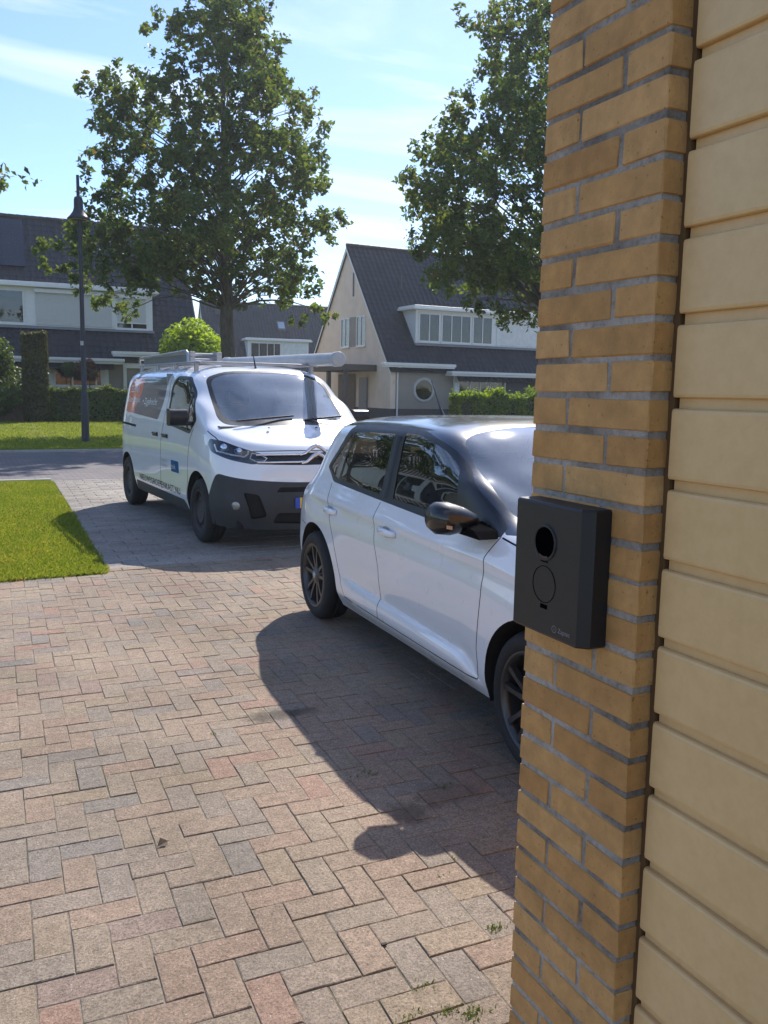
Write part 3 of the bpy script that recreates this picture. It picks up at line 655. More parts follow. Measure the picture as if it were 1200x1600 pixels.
def extras_right(root, T, ro, zr):
    # porthole window, bay window, slate panel, house number, side porch
    rp = MB().lathe([(.50, -.04), (.60, -.06), (.64, -.03), (.64, .02)], 'y', 40, (1.97, 0, 1.70)); r_ = rp.build('round_window', plain('grey_white_ring', (0.45, 0.45, 0.43), 0.6), root, T)
    seg = 40; MB().add([(1.97 + .52 * math.cos(2 * math.pi * k / seg), -.02, 1.70 + .52 * math.sin(2 * math.pi * k / seg)) for k in range(seg)], [tuple(range(seg))]).build('pane', HGLASS, r_, T)
    MB().add([(1.97 + .52 * math.cos(2 * math.pi * k / seg), -.005, 1.70 + .52 * math.sin(2 * math.pi * k / seg)) for k in range(seg)], [tuple(range(seg))]).build('room', ROOMDARK, r_, T)
    window(root, T, 4.0, 6.75, 1.30, 2.42, -.10, [.27, .5, .73], fill=CURTAIN)
    MB().box(3.75, 4.0, -.16, .0, .1, 2.44).build('bay_post', WPAINT, root, T)
    MB().tube([(7.0, -.12, 2.44), (7.0, -.12, 0)], .045, 10).build('downpipe', WPAINT, root, T)
    MB().box(7.2, 11.5, -.06, .018, 1.3, 2.43).build('slate_panel', DARKPANEL, root, T); MB().box(7.2, 11.5, -.04, .018, 1.22, 1.29).build('panel_sill', WPAINT, root, T)
    NUM = plain('brass_number', (0.5, 0.38, 0.2), 0.5, 0.4)
    TT = T @ Matrix(((1, 0, 0, .10), (0, 0, -1, -.012), (0, 1, 0, 1.96), (0, 0, 0, 1))); text_mesh('house_number', '19', .26, NUM, root, TT)
    PORCH = plain('porch_dark', (0.10, 0.085, 0.07), 0.8)
    pc = MB().box(-1.9, -.01, 1.5, 6.4, 2.62, 2.95, .03).build('porch', PORCH, root, T)
    for y in (1.65, 3.75, 6.2): MB().box(-1.8, -1.6, y, y + .2, 0, 2.62).build('post', PORCH, pc, T)
    MB().box(-.10, -.035, 2.5, 3.45, .02, 2.3).build('front_door', plain('grey_door', (0.16, 0.16, 0.17), 0.5), root, T)
    MB().box(-.06, -.034, 4.0, 6.2, .1, 2.5).build('porch_screen', plain('brown_cladding', (0.15, 0.105, 0.07), 0.8), root, T)
dor_r = dict(x0=1.85, x1=12.2, z0=4.12, z1=5.85, y=.78, units=[('w', 2.02, 3.30, 4.20, 5.68, [.5]), ('w', 3.40, 5.26, 4.20, 5.68, [.34, .67]), ('w', 5.36, 6.66, 4.20, 5.68, [.5]), ('p', 6.95, 12.0, 4.16, 5.70)])
gable_house('gable_house', 'cream gabled house with dark roof, white dormer and round window on the right', (19.46, 39.64, 0), R(2), 1.0, False, 14.0, dor_r, 3.65, True, extras_right)
def extras_left(root, T, ro, zr):
    window(root, T, 4.45, 6.55, 1.42, 2.46, -.10, [.14, .62], m_pane=None, fill=NET, fw=.075)
    MB().box(4.2, 4.44, -.16, .0, .1, 2.5).build('bay_post', WPAINT, root, T)
    MB().box(6.56, 6.9, -.14, .0, .1, 2.5).build('bay_post', WPAINT, root, T)
    # arched front door surround
    ar = MB(); ar.box(1.5, 3.55, -.12, .0, 2.30, 2.52); ar.box(3.40, 3.55, -.12, .0, .05, 2.30); ar.box(1.5, 1.65, -.12, .0, .05, 2.30); ar.build('door_surround', WPAINT, root, T)
    ad = MB(); pts = [(1.7, .05), (3.36, .05), (3.36, 1.35)] + [(2.53 + .83 * math.cos(a), 1.35 + .83 * math.sin(a)) for a in [k * math.pi / 14 for k in range(15)]] + [(1.7, 1.35)]
    ad.prism(pts, -.06, -.004, 'y'); ad.build('arched_door', DARKPANEL, root, T)
    # dark solar sheets on the upper slope
    s_ = MB(); a, b = 3.05, 4.95
    for x0 in (7.45, 8.55, 9.65):
        p = MB(); nrm = Vector((0, -.78, .62)); V = []
        for x, y in ((x0, a), (x0 + 1.05, a), (x0 + 1.05, b), (x0, b)): V.append((x, y - .12, zr(y) + .13))
        V += [(x, y + .05, z - .04) for x, y, z in V]; p.add(V, [(0, 1, 2, 3), (0, 4, 5, 1), (1, 5, 6, 2), (2, 6, 7, 3), (3, 7, 4, 0)]); p.build('solar_panel', plain('solar_glass', (0.012, 0.014, 0.025), 0.25, coat=0.5), ro, T)
dor_l = dict(x0=2.05, x1=12.0, z0=4.08, z1=5.78, y=.78, units=[('w', 2.28, 3.72, 4.10, 4.42, [.5]), ('s', 2.36, 3.64, 4.43, 5.50), ('s', 3.90, 7.15, 4.14, 5.54), ('w', 7.62, 9.7, 4.14, 5.62, [.5])])
gable_house('gable_house', 'dark roofed house with closed white roller shutters behind the street lamp', (11.15, 45.3, 0), R(-2), 1.1, True, 14.0, dor_l, 4.0, False, extras_left)
def extras_mid(root, T, ro, zr):
    p = MB(); y0, y1 = 3.15, 3.85; V = [(6.7, y0 - .1, zr(y0) + .14), (7.5, y0 - .1, zr(y0) + .14), (7.5, y1 - .1, zr(y1) + .14), (6.7, y1 - .1, zr(y1) + .14)]
    p.add(V + [(x, y + .1, z - .15) for x, y, z in V], [(0, 1, 2, 3), (0, 4, 5, 1), (1, 5, 6, 2), (2, 6, 7, 3), (3, 7, 4, 0)]); sk_ = p.build('skylight', DARKPANEL, ro, T)
    V2 = [(6.8, y0 + 0.0, zr(y0 + .1) + .16), (7.4, y0 + 0.0, zr(y0 + .1) + .16), (7.4, y1 - .2, zr(y1 - .1) + .16), (6.8, y1 - .2, zr(y1 - .1) + .16)]
    MB().add(V2, [(0, 1, 2, 3)]).build('pane', plain('skylight_glass', (0.30, 0.38, 0.46), 0.05, coat=1), ro, T)
    MB().box(1.1, 1.7, 4.2, 4.7, 8.2, 9.0).build('chimney', PLINTH, ro, T)
dor_m = dict(x0=3.4, x1=9.0, z0=4.05, z1=5.9, y=.78, units=[('w', 3.65, 6.4, 4.2, 5.7, [.28, .55, .78]), ('p', 6.6, 8.85, 4.15, 5.75)])
gable_house('gable_house', 'far dark roofed house with skylight seen between the two nearer houses', (19.4, 75.0, 0), R(-5), 1.0, False, 12.2, dor_m, 4.0, False, extras_mid)
# a further terrace along the far side of the lawn, mirrored in the car windows
dor_w = dict(x0=2.05, x1=10.0, z0=4.08, z1=5.78, y=.78, units=[('w', 2.28, 5.0, 4.2, 5.6, [.5]), ('p', 5.2, 9.8, 4.14, 5.6)])
gable_house('gable_house', 'dark roofed house outside the left edge, mirrored in the car windows', (-16.5, 38.0, 0), R(30), 1.0, False, 12.0, dor_w, 4.0, True, None)
# ------------------------------------------------------------------ foliage
def mat_leaf(name, stops, trans=0.4, tcol=(1.5, 1.5, 0.5), rough=0.5):
    m = bpy.data.materials.new(name); m.use_nodes = True; nt = m.node_tree; bs = nt.nodes['Principled BSDF']; out = nt.nodes['Material Output']
    g = nt.nodes.new('ShaderNodeNewGeometry')
    c = ramp(nt, g.outputs['Random Per Island'], stops)
    c = mix(nt, 1.0, c, ramp(nt, noise(nt, g.outputs['Position'], 0.8, 3), [(0.35, (0.78, 0.85, 0.8)), (0.68, (1.2, 1.12, 1.0))]), 'MULTIPLY')
    L_(nt, c, bs.inputs['Base Color']); bs.inputs['Roughness'].default_value = rough; bs.inputs['Specular IOR Level'].default_value = 0.35
    tl = nt.nodes.new('ShaderNodeBsdfTranslucent'); L_(nt, mix(nt, 1.0, c, tcol, 'MULTIPLY'), tl.inputs[0])
    mx = nt.nodes.new('ShaderNodeMixShader'); mx.inputs[0].default_value = trans
    L_(nt, bs.outputs[0], mx.inputs[1]); L_(nt, tl.outputs[0], mx.inputs[2]); L_(nt, mx.outputs[0], out.inputs[0]); return m
OAK = mat_leaf('oak_leaf', [(0, (0.065, 0.105, 0.038)), (0.5, (0.095, 0.14, 0.05)), (0.93, (0.125, 0.17, 0.055)), (0.985, (0.15, 0.14, 0.045)), (1, (0.20, 0.12, 0.04))], 0.5, (1.7, 1.6, 0.6))
HEDGE = mat_leaf('hedge_leaf', [(0, (0.05, 0.085, 0.02)), (0.6, (0.08, 0.125, 0.028)), (1, (0.12, 0.16, 0.04))], 0.35)
LIME = mat_leaf('lime_leaf', [(0, (0.12, 0.18, 0.02)), (0.6, (0.17, 0.24, 0.03)), (1, (0.24, 0.30, 0.05))], 0.6)
FRESH = mat_leaf('fresh_leaf', [(0, (0.20, 0.28, 0.02)), (0.6, (0.27, 0.36, 0.035)), (1, (0.34, 0.42, 0.06))], 0.6)
BROWN = mat_leaf('ivy_leaf', [(0, (0.06, 0.065, 0.028)), (0.5, (0.09, 0.08, 0.035)), (1, (0.10, 0.12, 0.04))], 0.3)
RUST = mat_leaf('rust_leaf', [(0, (0.12, 0.06, 0.025)), (0.6, (0.17, 0.08, 0.03)), (1, (0.12, 0.10, 0.03))], 0.3)
def mat_bark():
    m, nt, bs = nodes_of('bark'); v = texco(nt, 'Object', (1, 1, 0.25))
    n_ = noise(nt, v, 14, 6, 0.7, 0.6); L_(nt, ramp(nt, n_, [(0.3, (0.045, 0.038, 0.03)), (0.7, (0.15, 0.125, 0.095))]), bs.inputs['Base Color']); bs.inputs['Roughness'].default_value = 0.95
    bump(nt, bs, n_, 1.0, 0.03); return m
BARK = mat_bark()
def leaf_cloud(name, C, N, size, m, parent=None, fold=0.35, ratio=0.55):
    """one bent leaf blade per centre: diamond with a folded midrib (4 verts, 2 tris as one quad pair)"""
    n = len(C); a = rng.normal(size=(n, 3)); N = N / (np.linalg.norm(N, axis=1, keepdims=True) + 1e-9)
    u = np.cross(N, a); u /= np.linalg.norm(u, axis=1, keepdims=True) + 1e-9; w = np.cross(N, u)
    s = (size * rng.uniform(.6, 1.3, n))[:, None]
    p0 = C - u * s * .5; p1 = C + w * s * ratio * .5 + N * s * fold * .3; p2 = C + u * s * .5 - N * s * .12; p3 = C - w * s * ratio * .5 + N * s * fold * .3
    V = np.stack([p0, p1, p2, p3], 1).reshape(-1, 3); k = np.arange(n)[:, None] * 4
    F = np.concatenate([k + np.array([[0, 1, 2]]), k + np.array([[0, 2, 3]])], 1).reshape(-1, 3)
    return np_mesh(name, V, F, m, parent)
def limb(mb, p0, p1, r0, r1, wob=0.12, n=6, seg=7):
    p0, p1 = Vector(p0), Vector(p1); L = (p1 - p0).length; pts = []; rs = []
    o = Vector((0, 0, 0))
    for i in range(n + 1):
        t = i / n; o = Vector((rnd.uniform(-1, 1), rnd.uniform(-1, 1), rnd.uniform(-1, 1))) * wob * L * .12 * math.sin(math.pi * t)
        sag = Vector((0, 0, 1)) * L * .10 * math.sin(math.pi * t); pts.append(p0.lerp(p1, t) + o + sag); rs.append(r0 + (r1 - r0) * t)
    mb.tube(pts, rs, seg); return pts
def oak(name, label, base, height, trunk_r, prof, clumps, leaves, leaf, m, lean=(0, 0), droops=(), group='street oaks', seed=3, ax=None, bare=0.28, cl_r=(.55, .95)):
    """prof: list of (height, r_minus, r_plus): crown reach left and right of the axis ax; depth reach is their mean"""
    global rng, rnd
    rng = np.random.default_rng(seed); rnd = random.Random(seed)
    root = empty(name, base, 0, label, 'tree', group); H = [p[0] for p in prof]
    ax = Vector(ax or (1, 0, 0)).normalized(); bx = Vector((-ax.y, ax.x, 0))
    def axis(z): return Vector((lean[0] * z, lean[1] * z, z))
    tr = MB(); tp = [(0, 0, -.05)] ; trr = [trunk_r * 1.35]
    for i in range(1, 15):
        z = height * .9 * i / 14; q = axis(z) + Vector((rnd.uniform(-1, 1), rnd.uniform(-1, 1), 0)) * .05; tp.append(q[:]); trr.append(trunk_r * (1.08 - .98 * (i / 14) ** .9))
    tr.tube(tp, trr, 14); trunk = tr.build('trunk', BARK, root)
    br = MB(); cs = []
    tries = 0
    while len(cs) < clumps and tries < clumps * 40:
        tries += 1
        z = rnd.uniform(prof[0][0], prof[-1][0]); th = rnd.uniform(0, 2 * math.pi); c_, s_ = math.cos(th), math.sin(th)
        rm = np.interp(z, H, [p[1] for p in prof]); rp = np.interp(z, H, [p[2] for p in prof]); reach = (rp if c_ > 0 else rm) * c_ * c_ + (rm + rp) / 2 * s_ * s_
        rr = reach * math.sqrt(rnd.uniform(.10, 1.0)) * .93
        if rnd.random() > (reach / 5.2) ** 1.2 + .15: continue
        cr = rnd.uniform(*cl_r)
        p = axis(z) + ax * (c_ * rr) + bx * (s_ * rr)
        if any((p - q).length < (cr + cq) * .42 for q, cq in cs): continue
        cs.append((p, cr))
    for p, cr in droops: cs.append((Vector(p), cr))
    # boughs: each clump hangs on a limb that leaves the trunk lower down
    for ci, (p, cr) in enumerate(cs):
        if ci % 5 in (1, 3): continue
        rad = math.hypot(p.x - lean[0] * p.z, p.y - lean[1] * p.z); z0 = max(height * bare, p.z - rad * rnd.uniform(.55, .9)); z0 = min(z0, height * .88)
        limb(br, axis(z0), p, max(.014, trunk_r * .2 * (1 - z0 / height) * rnd.uniform(.4, 1.2) + .008), .008, .25, 6, 5)
        for q in range(3):
            d = Vector((rnd.gauss(0, 1), rnd.gauss(0, 1), rnd.gauss(0, .7))).normalized() * cr * .8; limb(br, p - (p - axis(z0)) * .12, p + d, .010, .004, .3, 3, 4)
    br.build('branches', BARK, root)
    C, N = [], []
    tot = sum(c[1] ** 2 for c in cs)
    for p, cr in cs:
        n = int(leaves * cr ** 2 / tot); nt_ = max(6, int(n / 26))
        # twigs inside a clump, leaves gathered round each twig end
        tw = rng.normal(size=(nt_, 3)); tw /= np.linalg.norm(tw, axis=1, keepdims=True); tw *= (rng.random((nt_, 1)) ** .45) * cr; tw[:, 2] *= .72
        k = rng.integers(0, nt_, n); off = rng.normal(size=(n, 3)) * cr * .13; c = tw[k] + off; C.append(c + np.array(p))
        nn = rng.normal(size=(n, 3)) * .75 + np.array([0, 0, .75]) + tw[k] / cr * .35; N.append(nn)
    C = np.concatenate(C); N = np.concatenate(N)
    leaf_cloud('crown', C, N, leaf, m, root, .35, .62)
    return root
VAX = (math.cos(YAW - .18), -math.sin(YAW - .18), 0)
oak('oak_tree', 'tall leafy oak behind the van, its trunk in front of the far house', (8.35, 29.8, 0), 15.3, .29,
    [(4.7, .3, 1.0), (5.2, 1.6, 2.8), (5.8, 4.6, 3.2), (6.5, 5.3, 3.7), (7.3, 4.6, 4.1), (8.3, 4.5, 3.8), (9.6, 4.7, 3.6), (10.6, 4.5, 3.3), (11.7, 3.8, 3.1), (12.6, 3.0, 2.3), (13.6, 2.3, 1.8), (14.6, 2.0, 1.4), (15.4, 1.3, .9)],
    175, 44000, .19, OAK, lean=(-.012, 0), seed=11, ax=VAX,
    droops=[((-5.6, 2.3, 6.2), .6), ((-5.3, 2.0, 5.6), .55), ((-4.6, 1.9, 5.2), .7), ((-4.0, 1.0, 5.6), .8), ((-3.9, 1.6, 4.7), .7), ((-3.3, 1.4, 4.2), .6), ((-3.2, .6, 5.2), .8), ((-2.9, 1.2, 5.8), .9), ((-2.4, .9, 5.1), .7), ((-4.6, 1.2, 6.4), .9), ((-3.4, 1.6, 6.6), .9), ((-1.9, .2, 5.9), .8), ((3.0, -1.0, 4.3), .55), ((2.2, -.8, 3.9), .45)])
oak('oak_tree', 'dense oak rising behind the brick pier over the right house', (15.7, 21.1, 0), 13.5, .24,
    [(4.0, 1.8, 2.4), (4.7, 3.7, 4.0), (5.8, 4.8, 4.6), (6.8, 4.9, 4.7), (8.0, 4.6, 4.4), (8.8, 3.7, 4.2), (9.8, 3.2, 3.9), (11.0, 3.0, 3.4), (12.2, 2.6, 2.8), (13.5, 1.2, 1.4)],
    195, 52000, .165, OAK, seed=23, ax=(math.cos(R(-36)), math.sin(R(-36)), 0))
oak('oak_tree', 'oak at the left edge with only a few leafy twigs in view', (-4.05, 24.0, 0), 10.5, .2,
    [(3.6, 2.0, 2.2), (4.8, 4.3, 4.6), (6.2, 5.0, 5.3), (7.6, 4.8, 5.1), (9.0, 3.4, 3.6), (10.5, 1.6, 1.6)], 130, 30000, .16, OAK, seed=31, ax=(1, 0, 0))
rng = np.random.default_rng(77); rnd = random.Random(77)
# ------------------------------------------------------------------ hedges and shrubs
def box_points(n, x0, x1, y0, y1, z0, z1, skin=.14):
    A = np.array([x1 - x0, y1 - y0, z1 - z0]); f = np.array([A[1] * A[2], A[0] * A[2], A[0] * A[1]]); f = f / f.sum(); k = rng.choice(3, n, p=f); sgn = rng.choice([0, 1], n)
    P = rng.random((n, 3)); N = np.zeros((n, 3))
    for a in range(3):
        q = k == a; dep = np.abs(rng.normal(0, skin, q.sum())); s = sgn[q] if a < 2 else np.ones(q.sum(), int)
        P[q, a] = np.where(s == 1, 1 - dep / A[a], dep / A[a]); N[q, a] = np.where(s == 1, 1, -1)
    P = P * A + np.array([x0, y0, z0]); return P, N
def hedge(name, label, x0, x1, y0, y1, h, n, size, m, cat='hedge', group=None, wav=.06, core=None, rough=.5):
    root = empty(name, ((x0 + x1) / 2, (y0 + y1) / 2, 0), 0, label, cat, group); ox, oy = (x0 + x1) / 2, (y0 + y1) / 2
    P, N = box_points(n, x0 - ox, x1 - ox, y0 - oy, y1 - oy, .05, h, .10)
    bumpy = wav * (np.sin(P[:, 0] * 2.3 + 1) + np.sin(P[:, 0] * 5.1) + np.cos(P[:, 2] * 4 + P[:, 0] * 3)); P[:, 1] += np.sign(P[:, 1]) * bumpy * .6; P[:, 2] += (N[:, 2] > .5) * bumpy + (N[:, 2] > .5) * np.abs(rng.normal(0, wav * 1.4, n))
    N = N + rng.normal(size=(n, 3)) * rough; leaf_cloud('foliage', P, N, size, m, root, .3, .7)
    MB().box(x0 - ox + .12, x1 - ox - .12, y0 - oy + .12, y1 - oy - .12, 0, h - .14).build('inner_twigs', core or plain('hedge_inner', (0.022, 0.026, 0.012), 0.95), root)
    return root
hedge('clipped_hedge', 'low clipped green hedge in front of the shuttered house', 3.35, 12.5, 40.75, 41.75, 1.35, 26000, .13, HEDGE)
hedge('ivy_column', 'tall narrow browned hedge column at the left end of the hedge', 2.30, 3.30, 40.4, 41.3, 3.75, 9000, .13, BROWN, 'hedge', None, .05)
hedge('clipped_hedge', 'sunlit light green hedge under the bay window of the right house', 21.1, 30.0, 35.5, 36.5, 1.42, 20000, .15, LIME, wav=.09, rough=.9)
def shrub(name, label, c, r, n, size, m, cat='shrub', stem=None, lumps=9, seed=5, squash=1.0):
    rr = np.random.default_rng(seed); root = empty(name, (c[0], c[1], 0), 0, label, cat); C = []; N = []
    L_c = rr.normal(size=(lumps, 3)); L_c /= np.linalg.norm(L_c, axis=1, keepdims=True); L_c = L_c * r * .55 * rr.random((lumps, 1)) ** .4 * np.array([1, 1, squash])
    for q in L_c:
        k = n // lumps; d = rr.normal(size=(k, 3)); d /= np.linalg.norm(d, axis=1, keepdims=True); d *= (rr.random((k, 1)) ** .3) * r * rr.uniform(.38, .6); d[:, 2] *= squash; C.append(q + d + np.array([0, 0, c[2]])); N.append(d / r + rr.normal(size=(k, 3)) * .35 + np.array([0, 0, .25]))
    C = np.concatenate(C); ok = C[:, 2] > .03; leaf_cloud('foliage', C[ok], np.concatenate(N)[ok], size, m, root, .3, .65)
    st = MB(); st.tube([(0, 0, -.02), (.03, .02, c[2] * .5), (0, 0, c[2] + r * .2)], [stem or .06, (stem or .06) * .8, .02], 8)
    for k in range(5):
        a = k * 1.3; st.tube([(0, 0, max(.1, c[2] - r * .5)), (.4 * r * math.cos(a), .4 * r * math.sin(a), c[2] + .15 * r)], [.03, .01], 6)
    st.build('stem', BARK, root); return root
shrub('round_bush', 'bright lime green bushy crown rising behind the van roof', (9.75, 41.6, 2.75), 2.15, 17000, .2, FRESH, lumps=14, seed=4)
shrub('garden_bush', 'dark green garden bush beside the hedge column', (1.15, 41.8, 2.3), 1.7, 9000, .16, HEDGE, lumps=14, seed=9)
shrub('garden_bush', 'low lighter green bush at the foot of the hedge column', (1.2, 40.6, .9), 1.25, 7000, .15, HEDGE, lumps=10, seed=12, squash=.8)
shrub('ball_tree', 'small round rust brown ball tree beside the lamp post window', (5.35, 43.4, 2.35), .62, 3600, .10, RUST, 'shrub', .035, 8, 6)
shrub('ball_tree', 'small round dark ball tree in front of the left bay window', (4.55, 43.9, 2.32), .52, 3000, .10, HEDGE, 'shrub', .035, 8, 8)
MB().box(-8, 2.9, 41.2, 41.35, 0, .75).build('garden_wall', plain('garden_wall_brick', (0.20, 0.14, 0.10), 0.9, var=0.25), None)
tag(bpy.data.objects['garden_wall'], 'low brown garden wall below the dark bush', 'wall')
# ------------------------------------------------------------------ street lamp
LAMPM = plain('lamp_paint', (0.028, 0.032, 0.045), 0.5, var=0.15); 
lp = empty('street_lamp', (3.03, 25.73, 0), 0, 'dark blue street lamp post with bell shaped shade on the verge', 'street lamp')
pm = MB(); pm.lathe([(.105, 0), (.105, 1.0), (.098, 1.3), (.092, 1.34), (.072, 1.4), (.062, 3.0), (.055, 6.1)], 'z', 18); pm.build('post', LAMPM, lp, Matrix.Rotation(R(.15), 4, 'Y'))
MB().lathe([(.0635, 2.72), (.0645, 2.73), (.0645, 2.83), (.0635, 2.84)], 'z', 18).build('post_band', plain('pale_sticker', (0.5, 0.5, 0.5), 0.6), lp)
hd = MB(); hd.lathe([(.06, 6.28), (.30, 6.30), (.31, 6.33), (.24, 6.40), (.155, 6.52), (.125, 6.62), (.12, 6.82), (.10, 6.90), (.055, 6.92)], 'z', 28); hd.build('lamp_shade', LAMPM, lp, Matrix.Translation((0, 0, -.2)))
MB().lathe([(.0001, 6.285), (.28, 6.295)], 'z', 24).build('diffuser', plain('lamp_diffuser', (0.5, 0.42, 0.25), 0.3), lp, Matrix.Translation((0, 0, -.2)))
MB().tube([(0, 0, 6.7), (0, 0, 7.28)], [.045, .04], 12).build('finial', LAMPM, lp)
MB().box(-.05, .05, -.112, -.10, .45, .8, .004).build('access_door', LAMPM, lp)
# ------------------------------------------------------------------ little things on the paving
def gp(px, py): return gnd(px, py)
q = gp(254, 1322); dl = empty('dead_leaf', (q.x, q.y, .004), .4, 'dry brown curled leaf lying on the pavers', 'leaf')
MB().add([(-.022, 0, .002), (0, .015, .022), (.024, .002, .006), (.004, -.014, .001), (0, 0, .004)], [(0, 4, 1), (1, 4, 2), (2, 4, 3), (3, 4, 0)]).build('blade', plain('dry_leaf', (0.10, 0.07, 0.045), 0.8, var=.4, scale=40), dl)
MB().tube([(.02, 0, .006), (.032, .008, .003)], .0012, 5).build('stalk', MATS['dry_leaf'], dl)
q = gp(600, 1477); tag(MB().box(q.x - .008, q.x + .008, q.y - .005, q.y + .005, .001, .006, .001).build('bark_chip', plain('chip_black', (0.02, 0.018, 0.016), 0.8)), 'tiny black bark chip on a paver near the pier', 'debris')
WEED = mat_grass('weed_blades', (0.06, 0.11, 0.02), (0.10, 0.15, 0.03), (0.15, 0.16, 0.05))
wx, wy = [], []
for px, py, n, sp in ((735, 1585, 150, .022), (700, 1580, 80, .018), (775, 1450, 70, .016), (655, 1380, 14, .02), (705, 1340, 12, .02), (640, 1590, 70, .02), (660, 1540, 40, .02), (690, 1370, 14, .02), (335, 1147, 16, .01), (570, 1210, 40, .03), (690, 1230, 40, .03)):
    q = gp(px, py); wx += list(rng.normal(q.x, sp, n)); wy += list(rng.normal(q.y, sp * .6, n))
tag(blades('joint_weeds', np.array(wx), np.array(wy), .016, .0016, WEED, -.006), 'tiny green weeds and moss sprouting in the paver joints', 'weeds', kind='stuff')
# ------------------------------------------------------------------ vehicle shell tools
def hermite_rows(P, sub):
    """P (n,m,3): smooth interpolation along axis 0 with chord length tangents"""
    n = P.shape[0]; out = []
    d = np.linalg.norm(np.diff(P, axis=0), axis=2) ** 0.75 + 1e-6
    T = np.zeros_like(P)
    for i in range(n):
        if 0 < i < n - 1:
            d0, d1 = d[i - 1][:, None], d[i][:, None]
            T[i] = ((P[i] - P[i - 1]) / d0 * d1 + (P[i + 1] - P[i]) / d1 * d0) / (d0 + d1)
    T[0] = (P[1] - P[0]) / d[0][:, None]; T[-1] = (P[-1] - P[-2]) / d[-1][:, None]
    for i in range(n - 1):
        for k in range(sub):
            t = k / sub; dd = d[i][:, None]
            out.append((2 * t ** 3 - 3 * t ** 2 + 1) * P[i] + (t ** 3 - 2 * t ** 2 + t) * dd * T[i] + (-2 * t ** 3 + 3 * t ** 2) * P[i + 1] + (t ** 3 - t ** 2) * dd * T[i + 1])
    out.append(P[-1]); return np.array(out)
class Shell:
    """half body (y >= 0) as a dense grid that gets cut into panels"""
    def __init__(s, rows, subi, subj):
        P = np.array(rows, float)                       # (J, I, 3)
        end0, end1 = P[:, 0].copy(), P[:, -1].copy()
        # mirrored ghost columns keep the ends square to the centre line
        g0, g1 = P[:, 1].copy(), P[:, -2].copy(); g0[:, 1] *= -1; g1[:, 1] *= -1
        Q = np.concatenate([g0[:, None], P, g1[:, None]], 1).transpose(1, 0, 2)
        Q = hermite_rows(Q, subi)[subi:-subi]           # dense i
        top = Q[:, -2].copy(); top[:, 1] *= -1
        Qt = np.concatenate([Q, top[:, None]], 1).transpose(1, 0, 2)
        Qd = hermite_rows(Qt, subj)[:-subj]             # (J', I', 3)
        Qd[-1, :, 1] = 0; Qd[:, 0, 1] = 0; Qd[:, -1, 1] = 0
        s.bm = bmesh.new(); J, I = Qd.shape[:2]
        vs = [[s.bm.verts.new(Qd[j, i]) for i in range(I)] for j in range(J)]
        for j in range(J - 1):
            for i in range(I - 1):
                q = [vs[j][i], vs[j][i + 1], vs[j + 1][i + 1], vs[j + 1][i]]
                try: s.bm.faces.new(q)
                except ValueError: pass
        bmesh.ops.remove_doubles(s.bm, verts=s.bm.verts[:], dist=1e-5)
        bmesh.ops.recalc_face_normals(s.bm, faces=s.bm.faces[:])
        mid = max(s.bm.faces, key=lambda f: f.calc_center_median().y)
        if mid.normal.y < 0: bmesh.ops.reverse_faces(s.bm, faces=s.bm.faces[:])
        s.lay = s.bm.faces.layers.int.new('part'); s.names = ['body']
        s.bvh = BVHTree.FromBMesh(s.bm)
    def pj(s, mode):
        if mode == 'side': return lambda c: (c[0], c[2])
        if mode == 'top': return lambda c: (c[0], c[1])
        if mode == 'front': return lambda c: (c[1], c[2])
        if mode == 'diag': return lambda c: ((c[1] - c[0]) * 0.70711, c[2])
    def pn(s, mode, n2):
        if mode == 'side': return Vector((n2[0], 0, n2[1]))
        if mode == 'top': return Vector((n2[0], n2[1], 0))
        if mode == 'front': return Vector((0, n2[0], n2[1]))
        return Vector((-n2[0] * 0.70711, n2[0] * 0.70711, n2[1]))
    def p3(s, mode, p):
        if mode == 'side': return Vector((p[0], 0, p[1]))
        if mode == 'top': return Vector((p[0], p[1], 0))
        if mode == 'front': return Vector((0, p[0], p[1]))
        return Vector((-p[0] * 0.70711, p[0] * 0.70711, p[1]))
    def cut(s, part, poly, mode='side', flt=None, only=None):
        """cut the outline into the skin and give everything inside to the part"""
        pj = s.pj(mode)
        if part not in s.names: s.names.append(part)
        pid = s.names.index(part)
        bx = (min(p[0] for p in poly), max(p[0] for p in poly), min(p[1] for p in poly), max(p[1] for p in poly))
        okid = None if only is None else [s.names.index(o) for o in only if o in s.names]
        def ok(f): return (flt is None or flt(f.calc_center_median())) and (okid is None or f[s.lay] in okid)
        def over(f, b, e=1e-4):
            q = [pj(v.co) for v in f.verts]
            return not (max(x for x, _ in q) < b[0] - e or min(x for x, _ in q) > b[1] + e or max(y for _, y in q) < b[2] - e or min(y for _, y in q) > b[3] + e)
        cand = set(f for f in s.bm.faces if over(f, bx) and ok(f))
        n = len(poly)
        for k in range(n):
            a, b = poly[k], poly[(k + 1) % n]; d = (b[0] - a[0], b[1] - a[1]); L = math.hypot(*d)
            if L < 1e-5: continue
            nn = (-d[1] / L, d[0] / L); eb = (min(a[0], b[0]), max(a[0], b[0]), min(a[1], b[1]), max(a[1], b[1]))
            sub = []
            for f in cand:
                if not f.is_valid or not over(f, eb): continue
                ds = [(pj(v.co)[0] - a[0]) * nn[0] + (pj(v.co)[1] - a[1]) * nn[1] for v in f.verts]
                if min(ds) < -1e-5 and max(ds) > 1e-5: sub.append(f)
            if not sub: continue
            geo = set(sub)
            for f in sub: geo.update(f.edges); geo.update(f.verts)
            r = bmesh.ops.bisect_plane(s.bm, geom=list(geo), dist=1e-6, plane_co=s.p3(mode, a), plane_no=s.pn(mode, nn))
            for g in r['geom']:
                if isinstance(g, bmesh.types.BMFace): cand.add(g)
